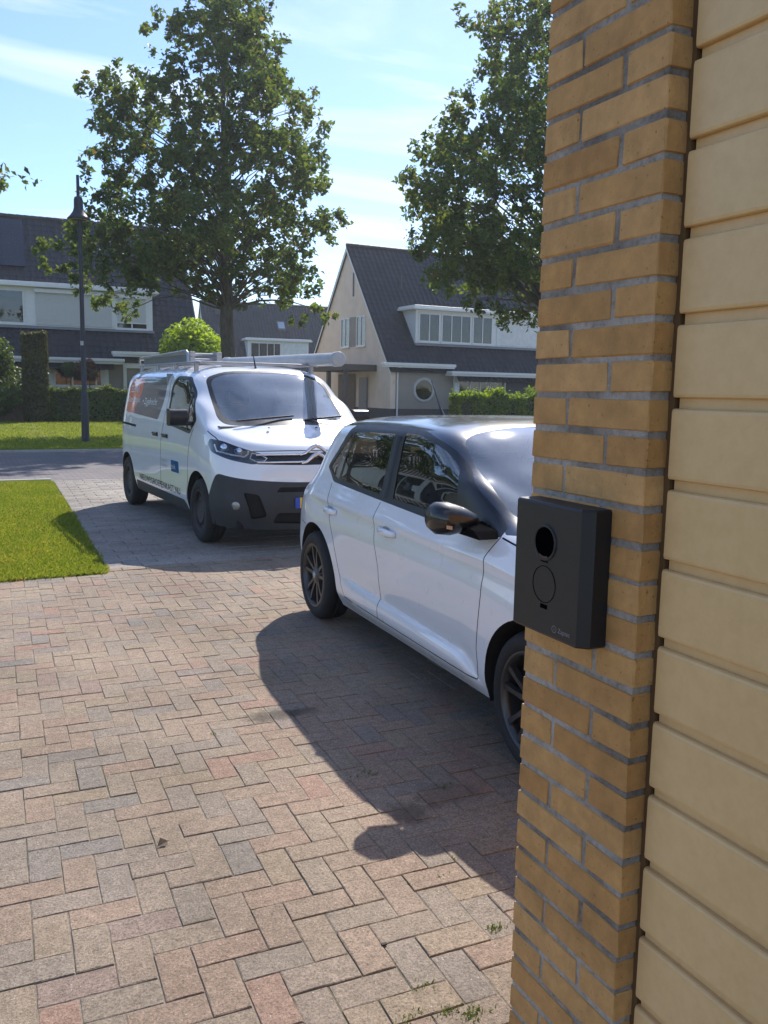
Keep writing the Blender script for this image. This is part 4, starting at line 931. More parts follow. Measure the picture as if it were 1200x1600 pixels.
        def inside(p):
            c = False; j = n - 1
            for i in range(n):
                xi, yi = poly[i]; xj, yj = poly[j]
                if (yi > p[1]) != (yj > p[1]) and p[0] < (xj - xi) * (p[1] - yi) / (yj - yi) + xi: c = not c
                j = i
            return c
        for f in s.bm.faces:
            if over(f, bx) and ok(f) and inside(pj(f.calc_center_median())): f[s.lay] = pid
    def line(s, part, pts, w, mode='side', flt=None, only=None):
        L_, R_ = [], []
        for i, p in enumerate(pts):
            a = pts[max(i - 1, 0)]; b = pts[min(i + 1, len(pts) - 1)]; d = (b[0] - a[0], b[1] - a[1]); l = math.hypot(*d) or 1
            nx, ny = -d[1] / l * w / 2, d[0] / l * w / 2; L_.append((p[0] + nx, p[1] + ny)); R_.append((p[0] - nx, p[1] - ny))
        s.cut(part, L_ + R_[::-1], mode, flt, only)
    def yat(s, x, z, y=3.0):
        h = s.bvh.ray_cast(Vector((x, y, z)), Vector((0, -1, 0))); return h[0].y if h[0] is not None else 0.8
    def xat(s, y, z, x=9.0):
        h = s.bvh.ray_cast(Vector((x, y, z)), Vector((-1, 0, 0))); return h[0].x if h[0] is not None else 4.0
    def emit(s, part, m, parent, name=None, side='both', inset=0.0, thick=0.0):
        """side: both = one mesh, left/right = that half only"""
        pid = s.names.index(part); s.bm.normal_update(); faces = [f for f in s.bm.faces if f[s.lay] == pid]
        if not faces: return None
        idx = {}; V = []; N = []
        for f in faces:
            for v in f.verts:
                if v not in idx: idx[v] = len(V); V.append(v.co - v.normal * inset); N.append(v.normal.copy())
        F = [[idx[v] for v in f.verts] for f in faces]; n = len(V); VV, NN, FF = [], [], []
        if side in ('both', 'left'): VV += V; NN += N; FF += F
        if side in ('both', 'right'):
            b = len(VV); VV += [Vector((v.x, -v.y, v.z)) for v in V]; NN += [Vector((q.x, -q.y, q.z)) for q in N]; FF += [[i + b for i in f][::-1] for f in F]
        me = bpy.data.meshes.new(name or part); me.from_pydata([tuple(v) for v in VV], [], FF); me.update()
        me.polygons.foreach_set('use_smooth', [True] * len(FF)); me.normals_split_custom_set_from_vertices([tuple(q) for q in NN]); me.materials.append(m)
        o = bpy.data.objects.new(name or part, me); col.objects.link(o); o.parent = parent; return o
def rpoly(pts, r=0.03, seg=4):
    """polygon with rounded corners; r may be per corner"""
    out = []; n = len(pts)
    for i, p in enumerate(pts):
        rr = r[i] if hasattr(r, '__len__') else r
        a, b = pts[i - 1], pts[(i + 1) % n]; va = (a[0] - p[0], a[1] - p[1]); vb = (b[0] - p[0], b[1] - p[1]); la, lb = math.hypot(*va), math.hypot(*vb)
        rr = min(rr, la * .45, lb * .45); A = (p[0] + va[0] / la * rr, p[1] + va[1] / la * rr); B = (p[0] + vb[0] / lb * rr, p[1] + vb[1] / lb * rr)
        for k in range(seg + 1):
            t = k / seg; out.append(((1 - t) ** 2 * A[0] + 2 * t * (1 - t) * p[0] + t * t * B[0], (1 - t) ** 2 * A[1] + 2 * t * (1 - t) * p[1] + t * t * B[1]))
    return out
def arch_poly(cx, cz, r, zb, seg=28, sq=1.0):
    return [(cx + r * math.cos(math.pi * k / seg), cz + sq * r * math.sin(math.pi * k / seg)) for k in range(seg + 1)] + [(cx - r * 1.02, zb), (cx + r * 1.02, zb)]
def arch_liner(parent, sh, cx, cz, r, zb, m, depth=0.3):
    pts = arch_poly(cx, cz, r, zb, 28)[:29]; pts = [(pts[0][0], zb)] + pts + [(pts[-1][0], zb)]
    for sg in (1, -1):
        mb = MB(); V = []
        for (x, z) in pts:
            y = sh.yat(x, max(z, zb + .03)) - 0.001; V += [(x, sg * y, z), (x, sg * (y - depth), z)]
        F = [(2 * i, 2 * i + 1, 2 * i + 3, 2 * i + 2) for i in range(len(pts) - 1)]
        mb.add(V, F, True); inner = [V[2 * i + 1] for i in range(len(pts))]; mb.add(inner, [tuple(range(len(inner)))])
        mb.build('wheel_arch', m, parent)

# ------------------------------------------------------------------ vehicle materials
def car_paint(name, c, rough=0.28, coat=1.0, var=0.03):
    m, nt, bs = nodes_of(name); v = texco(nt)
    n = noise(nt, v, 2.2, 5)
    L_(nt, ramp(nt, n, [(0.3, tuple(x * (1 - var) for x in c)), (0.7, c)]), bs.inputs['Base Color'])
    dust = noise(nt, v, 9, 6, 0.65); L_(nt, mth(nt, 'ADD', mth(nt, 'MULTIPLY', dust, 0.05), rough - 0.025), bs.inputs['Roughness'])
    bs.inputs['Coat Weight'].default_value = coat; bs.inputs['Coat Roughness'].default_value = 0.045; bs.inputs['Coat IOR'].default_value = 1.75; bs.inputs['Specular IOR Level'].default_value = 0.3
    return m
WHITE = car_paint('white_car_paint', (0.80, 0.81, 0.83)); VWHITE = car_paint('white_van_paint', (0.76, 0.77, 0.79), 0.34)
BLACKROOF = car_paint('black_roof_paint', (0.014, 0.014, 0.016), 0.3); BLACKROOF.node_tree.nodes['Principled BSDF'].inputs['Coat Roughness'].default_value = 0.1
MIRRORCAP = car_paint('black_mirror_cap', (0.006, 0.006, 0.007), 0.5, 0.6)
TRIM = plain('black_trim', (0.012, 0.012, 0.013), 0.35, var=0.2); GAP = plain('panel_gap', (0.01, 0.01, 0.012), 0.8)
BUMPER = plain('grained_bumper_plastic', (0.035, 0.036, 0.04), 0.62, var=0.2, bmp=0.4, bscale=300)
LINER = plain('arch_liner', (0.008, 0.008, 0.008), 0.9)
RUBBER = plain('tyre_rubber', (0.018, 0.017, 0.017), 0.8, var=0.3, bmp=0.3, bscale=120)
CHROME = plain('chrome', (0.75, 0.76, 0.78), 0.14, 1.0, var=0.05); ALU = plain('aluminium_rack', (0.42, 0.43, 0.45), 0.42, 0.9, var=0.15)
ALLOY = plain('anthracite_alloy', (0.075, 0.073, 0.072), 0.35, 0.55, var=0.2); STEEL = plain('dusty_steel_wheel', (0.05, 0.045, 0.045), 0.6, 0.2, var=0.35)
TINT = emission_free_glass('tinted_car_glass', (0.85, 0.95, 0.9), 0.16, dust=0.01, refl=2.4); CLEAR = emission_free_glass('windscreen_glass', (0.86, 0.95, 0.96), 0.85, rough=0.045, dust=0.17, refl=2.8)
LENS = emission_free_glass('lamp_lens', (0.97, 0.98, 1.0), 0.93); SEAT = plain('seat_cloth', (0.03, 0.03, 0.033), 0.9); DASH = plain('dashboard', (0.05, 0.05, 0.052), 0.75)
REDLENS = plain('tail_lamp_red', (0.22, 0.01, 0.01), 0.12, coat=1.0)

def wheel(parent, x, y, z, R_, w, rim_r, m_rim, sg, style):
    """sg: +1 left side (outer face +y)"""
    o = empty('wheel', (x, y, z)); o.parent = parent
    t = MB(); h = w / 2
    t.lathe([(rim_r, -h * .8), (rim_r + .01, -h * .95), (R_ - .04, -h), (R_ - .012, -h * .82), (R_, -h * .55), (R_, -h * .2), (R_ - .006, -h * .18), (R_ - .006, -h * .12), (R_, -h * .1), (R_, h * .1), (R_ - .006, h * .12), (R_ - .006, h * .18), (R_, h * .2), (R_, h * .55), (R_ - .012, h * .82), (R_ - .04, h), (rim_r + .01, h * .95), (rim_r, h * .8)], 'y', 48)
    ty = t.build('tyre', RUBBER, o)
    r = MB(); hs = h * sg
    r.lathe([(rim_r + .004, hs * .93), (rim_r - .012, hs * .97), (rim_r - .018, hs * .6), (rim_r - .03, -hs * .5), (rim_r - .02, -hs * .9)], 'y', 48)
    r.lathe([(rim_r - .03, -hs * .45), (0.03, -hs * .45)], 'y', 48)
    if style == 'alloy':
        for k in range(5):
            for q in (-1, 1):
                a0 = 2 * math.pi * k / 5 + .3; a1 = a0 + q * 0.24
                p0 = Vector((.05 * math.cos(a0 + q * .25), hs * .72, .05 * math.sin(a0 + q * .25))); p1 = Vector(((rim_r - .014) * math.cos(a1), hs * .86, (rim_r - .014) * math.sin(a1)))
                d = (p1 - p0).normalized(); n = Vector((-d.z, 0, d.x)); yv = Vector((0, sg, 0)); V = []
                for p, ww in ((p0, .017), ((p0 + p1) / 2 + Vector((0, hs * .03, 0)), .0125), (p1, .016)):
                    V += [p - n * ww - yv * .03, p - n * ww * .8, p + n * ww * .8, p + n * ww - yv * .03]
                r.add(V, [(i * 4 + j, i * 4 + j + 1, i * 4 + j + 5, i * 4 + j + 4) for i in range(2) for j in range(3)])
        r.lathe([(.0001, hs * .86), (.03, hs * .86), (.055, hs * .78), (.075, hs * .6), (.08, 0)], 'y', 30)
    else:
        r.lathe([(rim_r - .02, hs * .55), (rim_r - .05, hs * .42), (rim_r * .66, hs * .62), (rim_r * .60, hs * .80), (rim_r * .56, hs * .84), (rim_r * .5, hs * .74), (rim_r * .3, hs * .72), (.0001, hs * .74)], 'y', 40)
        for k in range(12):
            a = 2 * math.pi * k / 12; r.lathe([(.0001, hs * .585), (.017, hs * .585), (.018, hs * .5)], 'y', 10, ((rim_r * .79) * math.cos(a), 0, (rim_r * .79) * math.sin(a)))
    r.build('rim', m_rim, o)
    cp = MB(); cp.lathe([(.0001, hs * (.9 if style == 'alloy' else .78)), (.024, hs * (.89 if style == 'alloy' else .775)), (.027, hs * .7)], 'y', 24); cp.build('hub_cap', ALU if style == 'alloy' else STEEL, o)
    b = MB(); b.lathe([(.0001, -hs * .3), (rim_r * .7, -hs * .3), (rim_r * .7, -hs * .42)], 'y', 30); b.build('brake_disc', plain('brake_disc', (0.12, 0.11, 0.1), 0.5, 0.8), o)
    return o
def seat(parent, x, y, z, m, w=0.48):
    s = MB()
    s.box(x - .25, x + .25, y - w / 2, y + w / 2, z, z + .16, .05); s.prism(rpoly([(x - .34, z + .08), (x - .46, z + .66), (x - .36, z + .70), (x - .2, z + .12)], .04), y - w / 2, y + w / 2, 'y')
    s.box(x - .47, x - .38, y - .13, y + .13, z + .70, z + .88, .035)
    s.build('seat', m, parent)
def steering(parent, x, y, z, m):
    s = MB(); pts = []
    for k in range(25):
        t = 2 * math.pi * k / 24; pts.append((x + .08 * math.sin(t), y + .18 * math.cos(t), z + .165 * math.sin(t)))
    s.tube(pts, .015, 8); s.box(x - .02, x + .02, y - .15, y + .15, z - .02, z + .02); s.build('steering_wheel', m, parent)

# ------------------------------------------------------------------ white hatchback
def build_car():
    S = [-.05, .45, .95, 1.45, 1.9, 2.25, 2.6, 2.95]
    def row(rear, mid_s, front, y, z):
        s = list(rear) + list(mid_s) + list(front); return [(a, b, c) for a, b, c in zip(s, y, z)]
    rows = [
     row((-.70, -.685, -.60, -.42), S, (3.12, 3.24, 3.27), (0, .45, .73, .79, .80, .80, .80, .80, .80, .80, .80, .76, .66, .35, 0), (.26, .26, .25, .235, .20, .195, .198, .20, .20, .20, .20, .2, .2, .2, .2)),
     row((-.75, -.74, -.65, -.44), S, (3.15, 3.27, 3.30), (0, .46, .77, .825, .84, .845, .845, .845, .845, .842, .84, .80, .69, .36, 0), (.34, .34, .33, .32, .29, .28, .28, .28, .28, .28, .28, .28, .28, .28, .28)),
     row((-.78, -.77, -.68, -.45), S, (3.16, 3.28, 3.31), (0, .47, .80, .85, .862, .855, .853, .853, .855, .862, .86, .825, .71, .37, 0), (.45, .45, .45, .44, .41, .40, .40, .40, .40, .40, .40, .40, .40, .40, .40)),
     row((-.775, -.76, -.68, -.45), S, (3.15, 3.27, 3.30), (0, .47, .80, .86, .874, .868, .866, .866, .868, .872, .868, .835, .72, .37, 0), (.62, .62, .62, .62, .62, .62, .62, .62, .62, .61, .60, .58, .56, .56, .56)),
     row((-.725, -.71, -.635, -.44), S, (3.12, 3.23, 3.26), (0, .47, .78, .845, .868, .872, .87, .866, .862, .855, .835, .79, .68, .35, 0), (.86, .86, .865, .87, .865, .86, .855, .85, .84, .83, .80, .76, .72, .70, .70)),
     row((-.63, -.615, -.55, -.40), S, (3.08, 3.2, 3.23), (0, .46, .71, .775, .80, .808, .808, .803, .798, .782, .75, .69, .60, .32, 0), (.98, .985, 1.0, 1.02, 1.01, 1.0, .985, .975, .972, .97, .92, .84, .79, .77, .775)),
     row((-.52, -.505, -.45, -.32), (-.05, .45, .95, 1.42, 1.80, 2.18, 2.6, 2.95), (3.07, 3.17, 3.19), (0, .45, .66, .728, .75, .757, .757, .752, .742, .64, .55, .5, .45, .25, 0), (1.14, 1.145, 1.16, 1.18, 1.18, 1.18, 1.18, 1.18, 1.165, 1.02, .955, .89, .82, .79, .79)),
     row((-.33, -.32, -.29, -.20), (0, .45, .95, 1.38, 1.76, 2.22, 2.6, 2.95), (3.08, 3.15, 3.165), (0, .43, .60, .655, .675, .68, .68, .672, .62, .50, .42, .38, .34, .2, 0), (1.30, 1.31, 1.33, 1.35, 1.368, 1.382, 1.384, 1.358, 1.21, 1.03, .97, .905, .83, .80, .80)),
     row((-.25, -.24, -.22, -.15), (0, .45, .95, 1.36, 1.78, 2.27, 2.6, 2.95), (3.07, 3.13, 3.14), (0, .42, .52, .535, .535, .54, .535, .52, .45, .34, .27, .24, .21, .12, 0), (1.375, 1.375, 1.375, 1.395, 1.412, 1.428, 1.43, 1.402, 1.232, 1.04, .98, .915, .84, .81, .81)),
     row((-.23, -.21, -.18, -.12), (0, .45, .95, 1.36, 1.82, 2.31, 2.6, 2.95), (3.06, 3.11, 3.12), (0,) * 15, (1.395, 1.40, 1.405, 1.415, 1.43, 1.455, 1.462, 1.428, 1.245, 1.05, .99, .92, .845, .82, .815)),
    ]
    sh = Shell(rows, 9, 7)
    # pressed creases: shoulder line through the handles and the scooped line low on the doors
    lowz = lambda x: float(np.interp(x, [-.3, .43, 1.5, 1.93, 2.06, 2.2], [.36, .40, .375, .36, .285, .25]))
    shz = lambda x: float(np.interp(x, [-.6, 0, 1, 2.1, 2.7], [.875, .872, .862, .848, .80]))
    xs_ = [-.45 + .15 * k for k in range(20)]
    for fz in (shz, lowz):
        pts = [(x, fz(x)) for x in xs_ if fz is shz or .25 < x < 2.12]
        for dz in (-.012, 0.0, .012): sh.line('body', [(x, z + dz) for x, z in pts], .003, 'side', lambda c: c.y > .5)
    for v in sh.bm.verts:
        x, y, z = v.co
        if y < .5 or not -.5 < x < 2.9: continue
        f = min(1, max(0, (x + .45) / .3)) * min(1, max(0, (2.85 - x) / .4)); q = shz(x)
        if z < q: v.co.y -= f * (.013 * math.exp(-((q - .055 - z) / .05) ** 2) if z < q - .055 else .013 * math.sin((q - z) / .055 * math.pi / 2) ** 1)
        q = lowz(x); g = min(1, max(0, (x - .25) / .25)) * min(1, max(0, (2.12 - x) / .12))
        if z < q: v.co.y += g * .014 * min(1, (q - z) / .03) * (1 if z > .30 else max(0, (z - .2) / .1))
        else: v.co.y -= g * .012 * math.exp(-((z - q) / .09) ** 2) * min(1, (z - q) / .01)
    sh.bvh = BVHTree.FromBMesh(sh.bm)
    RA, FA, WR = -.155, 2.44, .31
    sh.cut('void', arch_poly(RA - .035, .30, .39, .1)); sh.cut('void', arch_poly(FA + .07, .30, .37, .1))
    up = lambda c: c.z > .95
    sh.cut('roof', rpoly([(-.24, 1.36), (.10, 1.372), (.82, 1.392), (1.12, 1.386), (1.46, 1.315), (1.69, 1.205), (2.17, .975), (2.33, .99), (2.36, 1.10), (1.38, 1.65), (-.45, 1.65)], .01, 2), 'side', up)
    sh.cut('surround', rpoly([(-.175, 1.080), (.01, .995), (.83, .968), (1.4, .950), (2.15, .960), (2.15, .998), (1.70, 1.215), (1.46, 1.322), (1.12, 1.392), (.82, 1.398), (.08, 1.376)], [.03, .04, .01, .01, .02, .01, .05, .1, .1, .01, .05]), 'side', lambda c: c.y > .5 and c.z > .9)
    sh.cut('glass_rear', rpoly([(-.128, 1.083), (.03, 1.024), (.80, 1.000), (.79, 1.352), (.115, 1.334)], [.02, .03, .02, .02, .05]), 'side', lambda c: c.y > .5)
    sh.cut('glass_front', rpoly([(.975, .994), (1.74, .984), (1.655, 1.205), (1.43, 1.303), (1.12, 1.362), (.925, 1.362)], [.02, .02, .08, .1, .1, .02]), 'side', lambda c: c.y > .5)
    sh.cut('trim_bar', [(.075, .9), (.09, .9), (.16, 1.4), (.145, 1.4)], 'side', lambda c: c.y > .5, ['glass_rear'])
    sh.cut('windscreen', rpoly([(1.385, -.02), (1.395, .34), (1.42, .55), (1.48, .63), (1.78, .685), (2.08, .70), (2.19, .64), (2.27, .35), (2.31, -.02)], [.01, .05, .06, .04, .2, .05, .06, .1, .01]), 'top', lambda c: c.z > .985)
    sh.cut('rear_glass', rpoly([(-.02, 1.05), (.52, 1.06), (.47, 1.30), (-.02, 1.32)], [.01, .06, .06, .01]), 'front', lambda c: c.x < -.22 and c.z > .9)
    sh.cut('tail_lamp', rpoly([(-.9, .70), (-.9, .97), (-.52, .96), (-.575, .72)], .03), 'side', lambda c: c.x < -.45 and c.y > .52)
    W = .0065
    b_l = [(.845, .96), (.845, .864), (.885, .70), (.92, .58), (.92, .285)]
    f_l = [(2.150, .965), (2.125, .92), (2.097, .867), (2.112, .70), (2.085, .52), (2.071, .437), (2.075, .35), (2.065, .285)]
    r_l = [(.0, .985), (.06, .88), (.16, .70), (.235, .52), (.30, .36), (.36, .285)]
    bot = [(.36, .285), (.9, .283), (1.5, .281), (2.065, .282)]
    low = lambda c: c.y > .5 and c.z < 1.0
    sh.cut('door_front', b_l[:] + [(2.065, .283)] + f_l[::-1], 'side', low, ['body'])
    sh.cut('door_rear', r_l + [(.92, .284)] + b_l[::-1], 'side', low, ['body'])
    for ln in (b_l, f_l, r_l, bot): sh.line('gap', ln, W, 'side', low, ['body', 'door_front', 'door_rear'])
    sh.line('gap', [(2.16, .962), (2.30, .945), (2.7, .90), (3.0, .83)], .007, 'side', lambda c: c.y > .6 and c.z > .75, ['body'])
    sh.line('gap', [(-.60, .70), (-.50, .66), (-.38, .655)], .006, 'side', lambda c: c.y > .5, ['body'])
    a = R(2.2); O = Vector((2.1406, 5.3362, 0)); fd = Vector((-math.sin(a), -math.cos(a), 0)); nn = Vector((math.cos(a), -math.sin(a), 0))
    root = empty('hatchback_car', O + nn * .868, math.atan2(fd.y, fd.x), 'white five door hatchback with black roof parked beside the brick pier', 'car')
    sh.emit('body', WHITE, root, 'body')
    sh.emit('roof', BLACKROOF, root, 'roof')
    for sd in ('left', 'right'):
        df = sh.emit('door_front', WHITE, root, 'door', sd); dr = sh.emit('door_rear', WHITE, root, 'door', sd)
        sg = 1 if sd == 'left' else -1
        sh.emit('glass_front', TINT, df, 'window', sd, .004); sh.emit('glass_rear', TINT, dr, 'window', sd, .004); sh.emit('trim_bar', TRIM, dr, 'window_bar', sd)
        for d_, hx in ((df, 1.045), (dr, .13)):
            y = sh.yat(hx, .812); hb = MB()
            V = []
            for i in range(9):
                t = i / 8; x = hx - .115 + .23 * t; bow = .034 * math.sin(math.pi * (t * .86 + .07)) ** .5; yy = sh.yat(x, .815) + bow; hh = .017 + .006 * math.sin(math.pi * t)
                V += [(x, sg * (yy - .014), .815 - hh), (x, sg * yy, .815 - hh * .6), (x, sg * yy, .815 + hh * .6), (x, sg * (yy - .014), .815 + hh)]
            hb.add(V, [(i * 4 + j, i * 4 + (j + 1) % 4, i * 4 + 4 + (j + 1) % 4, i * 4 + 4 + j) for i in range(8) for j in range(4)] + [(0, 1, 2, 3), (32, 33, 34, 35)], True); hb.build('handle', WHITE, d_)
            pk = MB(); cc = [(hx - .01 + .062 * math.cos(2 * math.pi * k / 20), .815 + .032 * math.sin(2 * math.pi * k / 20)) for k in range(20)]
            pk.add([(x, sg * (sh.yat(x, z) + .0015), z) for x, z in cc], [tuple(range(20))]); pk.build('handle_recess_shade', plain('handle_recess_shade', (0.34, 0.35, 0.36), 0.4), d_)  # grey disc laid on the skin, painting the shade of the handle cup
    for sd in ('left', 'right'): sh.emit('surround', TRIM, root, 'window_surround', sd)
    for sd in ('left', 'right'): sh.emit('gap', GAP, root, 'panel_gap', sd, .004)
    sh.emit('windscreen', CLEAR, root, 'windscreen'); sh.emit('rear_glass', TINT, root, 'rear_window')
    for sd in ('left', 'right'): sh.emit('tail_lamp', REDLENS, root, 'tail_lamp', sd)
    arch_liner(root, sh, RA - .035, .30, .39, .2, LINER); arch_liner(root, sh, FA + .07, .30, .37, .2, LINER)
    for sg in (1, -1):
        wheel(root, RA - .075, sg * .768, WR, WR, .205, .222, ALLOY, sg, 'alloy'); wheel(root, FA + .06, sg * .755, WR, WR, .205, .222, ALLOY, sg, 'alloy')
    ub = MB().box(-.5, 3.05, -.70, .70, .19, .34, .03); ub.build('underbody', LINER, root)
    # sill skirt, mirrors, aerial, cabin
    for sg in (1, -1):
        m_ = MB(); V = []; prof_ = [(.0, .035, .03), (.25, .066, .058), (.6, .088, .078), (.85, .082, .075), (1, .05, .048)]
        base = Vector((1.95, .83, 1.045))
        for t, rx, rz in prof_:
            yy = .825 + .215 * t
            for k in range(16):
                th = 2 * math.pi * k / 16; V.append((1.955 - .05 * t + rx * math.cos(th) * (1.15 if math.cos(th) > 0 else .8), sg * yy, 1.015 + .012 * t + rz * math.sin(th)))
        F = [(i * 16 + k, i * 16 + (k + 1) % 16, (i + 1) * 16 + (k + 1) % 16, (i + 1) * 16 + k) for i in range(4) for k in range(16)] + [tuple(range(64, 80))]
        mm = m_.add(V, F, True).build('wing_mirror', MIRRORCAP, root)
        st = MB().prism(rpoly([(1.92, .952), (2.14, .952), (2.09, .985), (1.95, 1.01)], .012), sg * .77, sg * .90, 'y'); st.build('mirror_foot', plain('mirror_foot_plastic', (0.01, 0.01, 0.011), 0.9, spec=0.0), mm)
        ind = MB().add([(1.955 + .0835, sg * (.985 + .03 * t), 1.0 + dz + .006 * t) for t in (0, .5, 1) for dz in (-.012, .004)], [(0, 1, 3, 2), (2, 3, 5, 4)]).build('indicator', plain('indicator_amber', (0.5, 0.36, 0.22), 0.2, coat=1), mm)
        gl = MB(); gl.add([(1.955 - .05 * t - .072 * (1 if 0 < t < 1 else .8), sg * (.825 + .215 * t), 1.02 + q * .05) for t in (.2, .5, .8) for q in (-1, 1)], [(0, 1, 3, 2), (2, 3, 5, 4)]); gl.build('mirror_glass', CHROME, mm)
    ae = MB().tube([(.02, 0, 1.43), (-.03, 0, 1.5), (-.17, 0, 1.68)], [.02, .006, .003], 8); ae.build('aerial', TRIM, root)
    MB().box(-.3, 2.2, -.68, .68, .40, .46).build('cabin_floor', SEAT, root)
    for sg in (1, -1): seat(root, 1.28, sg * .36, .52, SEAT); 
    rs = MB().box(.25, .70, -.60, .60, .50, .68, .05); rs.prism(rpoly([(.12, .62), (-.02, 1.15), (.06, 1.18), (.26, .66)], .03), -.60, .60, 'y')
    for y in (-.36, 0, .36): rs.box(-.06, .04, y - .12, y + .12, 1.16, 1.30, .03)
    rs.build('rear_bench', SEAT, root)
    MB().prism(rpoly([(1.75, .60), (1.75, .93), (1.95, .985), (2.30, 1.0), (2.30, .60)], .04), -.66, .66, 'y').build('dashboard', DASH, root)
    steering(root, 1.70, .36, .93, TRIM)
    for sg in (1, -1): MB().box(-.35, 2.12, min(sg * .755, sg * .77), max(sg * .755, sg * .77), .40, .955).build('door_lining', SEAT, root)
    MB().box(-.25, 1.33, -.5, .5, 1.36, 1.375).build('headlining', SEAT, root)
    for sg in (1, -1): MB().tube([(.87, sg * .79, .98), (.86, sg * .70, 1.34)], .03, 8).build('pillar', TRIM, root)
    return root
build_car()

# ------------------------------------------------------------------ white panel van
def build_van():
    S = [.2, .9, 1.6, 2.3, 2.75, 3.1, 3.45]
    def row(rear, mid, front, y, z): return [(a, b, c) for a, b, c in zip(list(rear) + list(mid) + list(front), y, z)]
    rows = [
     row((-.55, -.54, -.48, -.33), S, (3.74, 3.92, 4.07, 4.11), (0, .5, .82, .89, .91, .91, .91, .91, .91, .91, .91, .88, .74, .38, 0), (.30, .30, .29, .28, .27, .265, .265, .265, .265, .26, .25, .24, .23, .22, .22)),
     row((-.57, -.56, -.50, -.34), S, (3.78, 3.98, 4.13, 4.17), (0, .52, .86, .93, .95, .95, .95, .95, .95, .95, .95, .92, .78, .40, 0), (.44, .44, .43, .43, .42, .42, .42, .42, .42, .42, .42, .42, .42, .42, .42)),
     row((-.57, -.56, -.50, -.34), S, (3.78, 3.98, 4.135, 4.175), (0, .52, .86, .935, .96, .96, .96, .96, .96, .96, .958, .925, .78, .40, 0), (.63, .63, .63, .62, .62, .62, .62, .62, .62, .62, .62, .62, .62, .62, .62)),
     row((-.57, -.56, -.50, -.34), S, (3.77, 3.96, 4.11, 4.15), (0, .52, .86, .935, .965, .965, .965, .965, .965, .965, .96, .92, .775, .40, 0), (.82, .82, .82, .82, .82, .82, .82, .82, .82, .82, .815, .80, .79, .785, .785)),
     row((-.565, -.555, -.495, -.34), S, (3.72, 3.91, 4.06, 4.10), (0, .52, .855, .93, .958, .958, .958, .958, .957, .955, .94, .90, .76, .40, 0), (1.02, 1.02, 1.02, 1.02, 1.02, 1.02, 1.02, 1.02, 1.02, 1.02, 1.01, .98, .955, .95, .95)),
     row((-.56, -.55, -.49, -.335), (.2, .9, 1.6, 2.3, 2.75, 3.08, 3.40), (3.65, 3.84, 3.975, 4.01), (0, .515, .84, .912, .938, .938, .938, .938, .936, .93, .895, .82, .69, .37, 0), (1.20, 1.20, 1.20, 1.20, 1.20, 1.20, 1.20, 1.20, 1.20, 1.205, 1.19, 1.14, 1.08, 1.05, 1.05)),
     row((-.54, -.53, -.47, -.32), (.2, .9, 1.6, 2.3, 2.70, 2.96, 3.345), (3.61, 3.81, 3.925, 3.955), (0, .50, .80, .868, .888, .888, .888, .888, .882, .868, .765, .63, .52, .28, 0), (1.45, 1.45, 1.45, 1.45, 1.45, 1.45, 1.45, 1.45, 1.46, 1.455, 1.255, 1.175, 1.105, 1.078, 1.076)),
     row((-.49, -.48, -.42, -.28), (.2, .9, 1.6, 2.25, 2.62, 2.95, 3.36), (3.6, 3.80, 3.90, 3.92), (0, .46, .73, .80, .82, .82, .82, .815, .79, .715, .60, .48, .40, .2, 0), (1.72, 1.72, 1.715, 1.72, 1.725, 1.73, 1.73, 1.725, 1.69, 1.515, 1.272, 1.193, 1.118, 1.092, 1.09)),
     row((-.44, -.43, -.37, -.24), (.2, .9, 1.6, 2.2, 2.61, 3.0, 3.42), (3.6, 3.77, 3.86, 3.88), (0, .40, .60, .67, .685, .69, .69, .68, .62, .52, .42, .34, .28, .15, 0), (1.80, 1.80, 1.80, 1.81, 1.82, 1.825, 1.825, 1.815, 1.77, 1.55, 1.285, 1.21, 1.132, 1.105, 1.10)),
     row((-.42, -.40, -.34, -.22), (.2, .9, 1.6, 2.2, 2.64, 3.05, 3.47), (3.62, 3.74, 3.82, 3.84), (0,) * 15, (1.83, 1.835, 1.84, 1.85, 1.865, 1.87, 1.87, 1.86, 1.805, 1.57, 1.30, 1.225, 1.155, 1.12, 1.115)),
    ]
    sh = Shell(rows, 9, 7)
    RA, FA, WR = 0.05, 3.24, .335
    sh.cut('void', arch_poly(RA, .33, .40, .1)); sh.cut('void', arch_poly(FA, .33, .42, .1))
    up = lambda c: c.y > .5
    sh.cut('bumper', rpoly([(3.56, .1), (3.60, .54), (3.77, .775), (3.98, .735), (4.35, .655), (4.35, .1)], [.01, .03, .05, .02, .01, .01]), 'side', lambda c: c.x > 3.5)
    sh.cut('cladding', rpoly([(.43, .2), (.50, .40), (2.72, .385), (2.88, .2)], .05), 'side', lambda c: c.y > .5 and c.z < .45)
    sh.cut('panel', rpoly([(-.16, 1.275), (-.075, 1.60), (.03, 1.725), (1.80, 1.725), (1.74, 1.45), (1.60, 1.215)], [.06, .05, .08, .04, .1, .05]), 'side', up)
    sh.cut('panel_orange', [(-.5, 1.1), (-.5, 1.9), (.70, 1.9), (.62, 1.55), (.40, 1.35), (.32, 1.1)], 'side', up, ['panel'])
    sh.cut('surround', rpoly([(1.985, 1.185), (2.12, 1.175), (2.95, 1.115), (3.03, 1.19), (3.10, 1.265), (3.00, 1.405), (2.75, 1.60), (2.55, 1.722), (2.10, 1.735), (1.985, 1.60)], [.06, .02, .06, .02, .03, .05, .1, .06, .08, .08]), 'side', up)
    sh.cut('glass', rpoly([(2.03, 1.215), (2.12, 1.205), (2.94, 1.148), (3.03, 1.23), (2.975, 1.39), (2.73, 1.58), (2.53, 1.69), (2.13, 1.70), (2.03, 1.58)], [.05, .02, .05, .03, .05, .1, .06, .08, .08]), 'side', up)
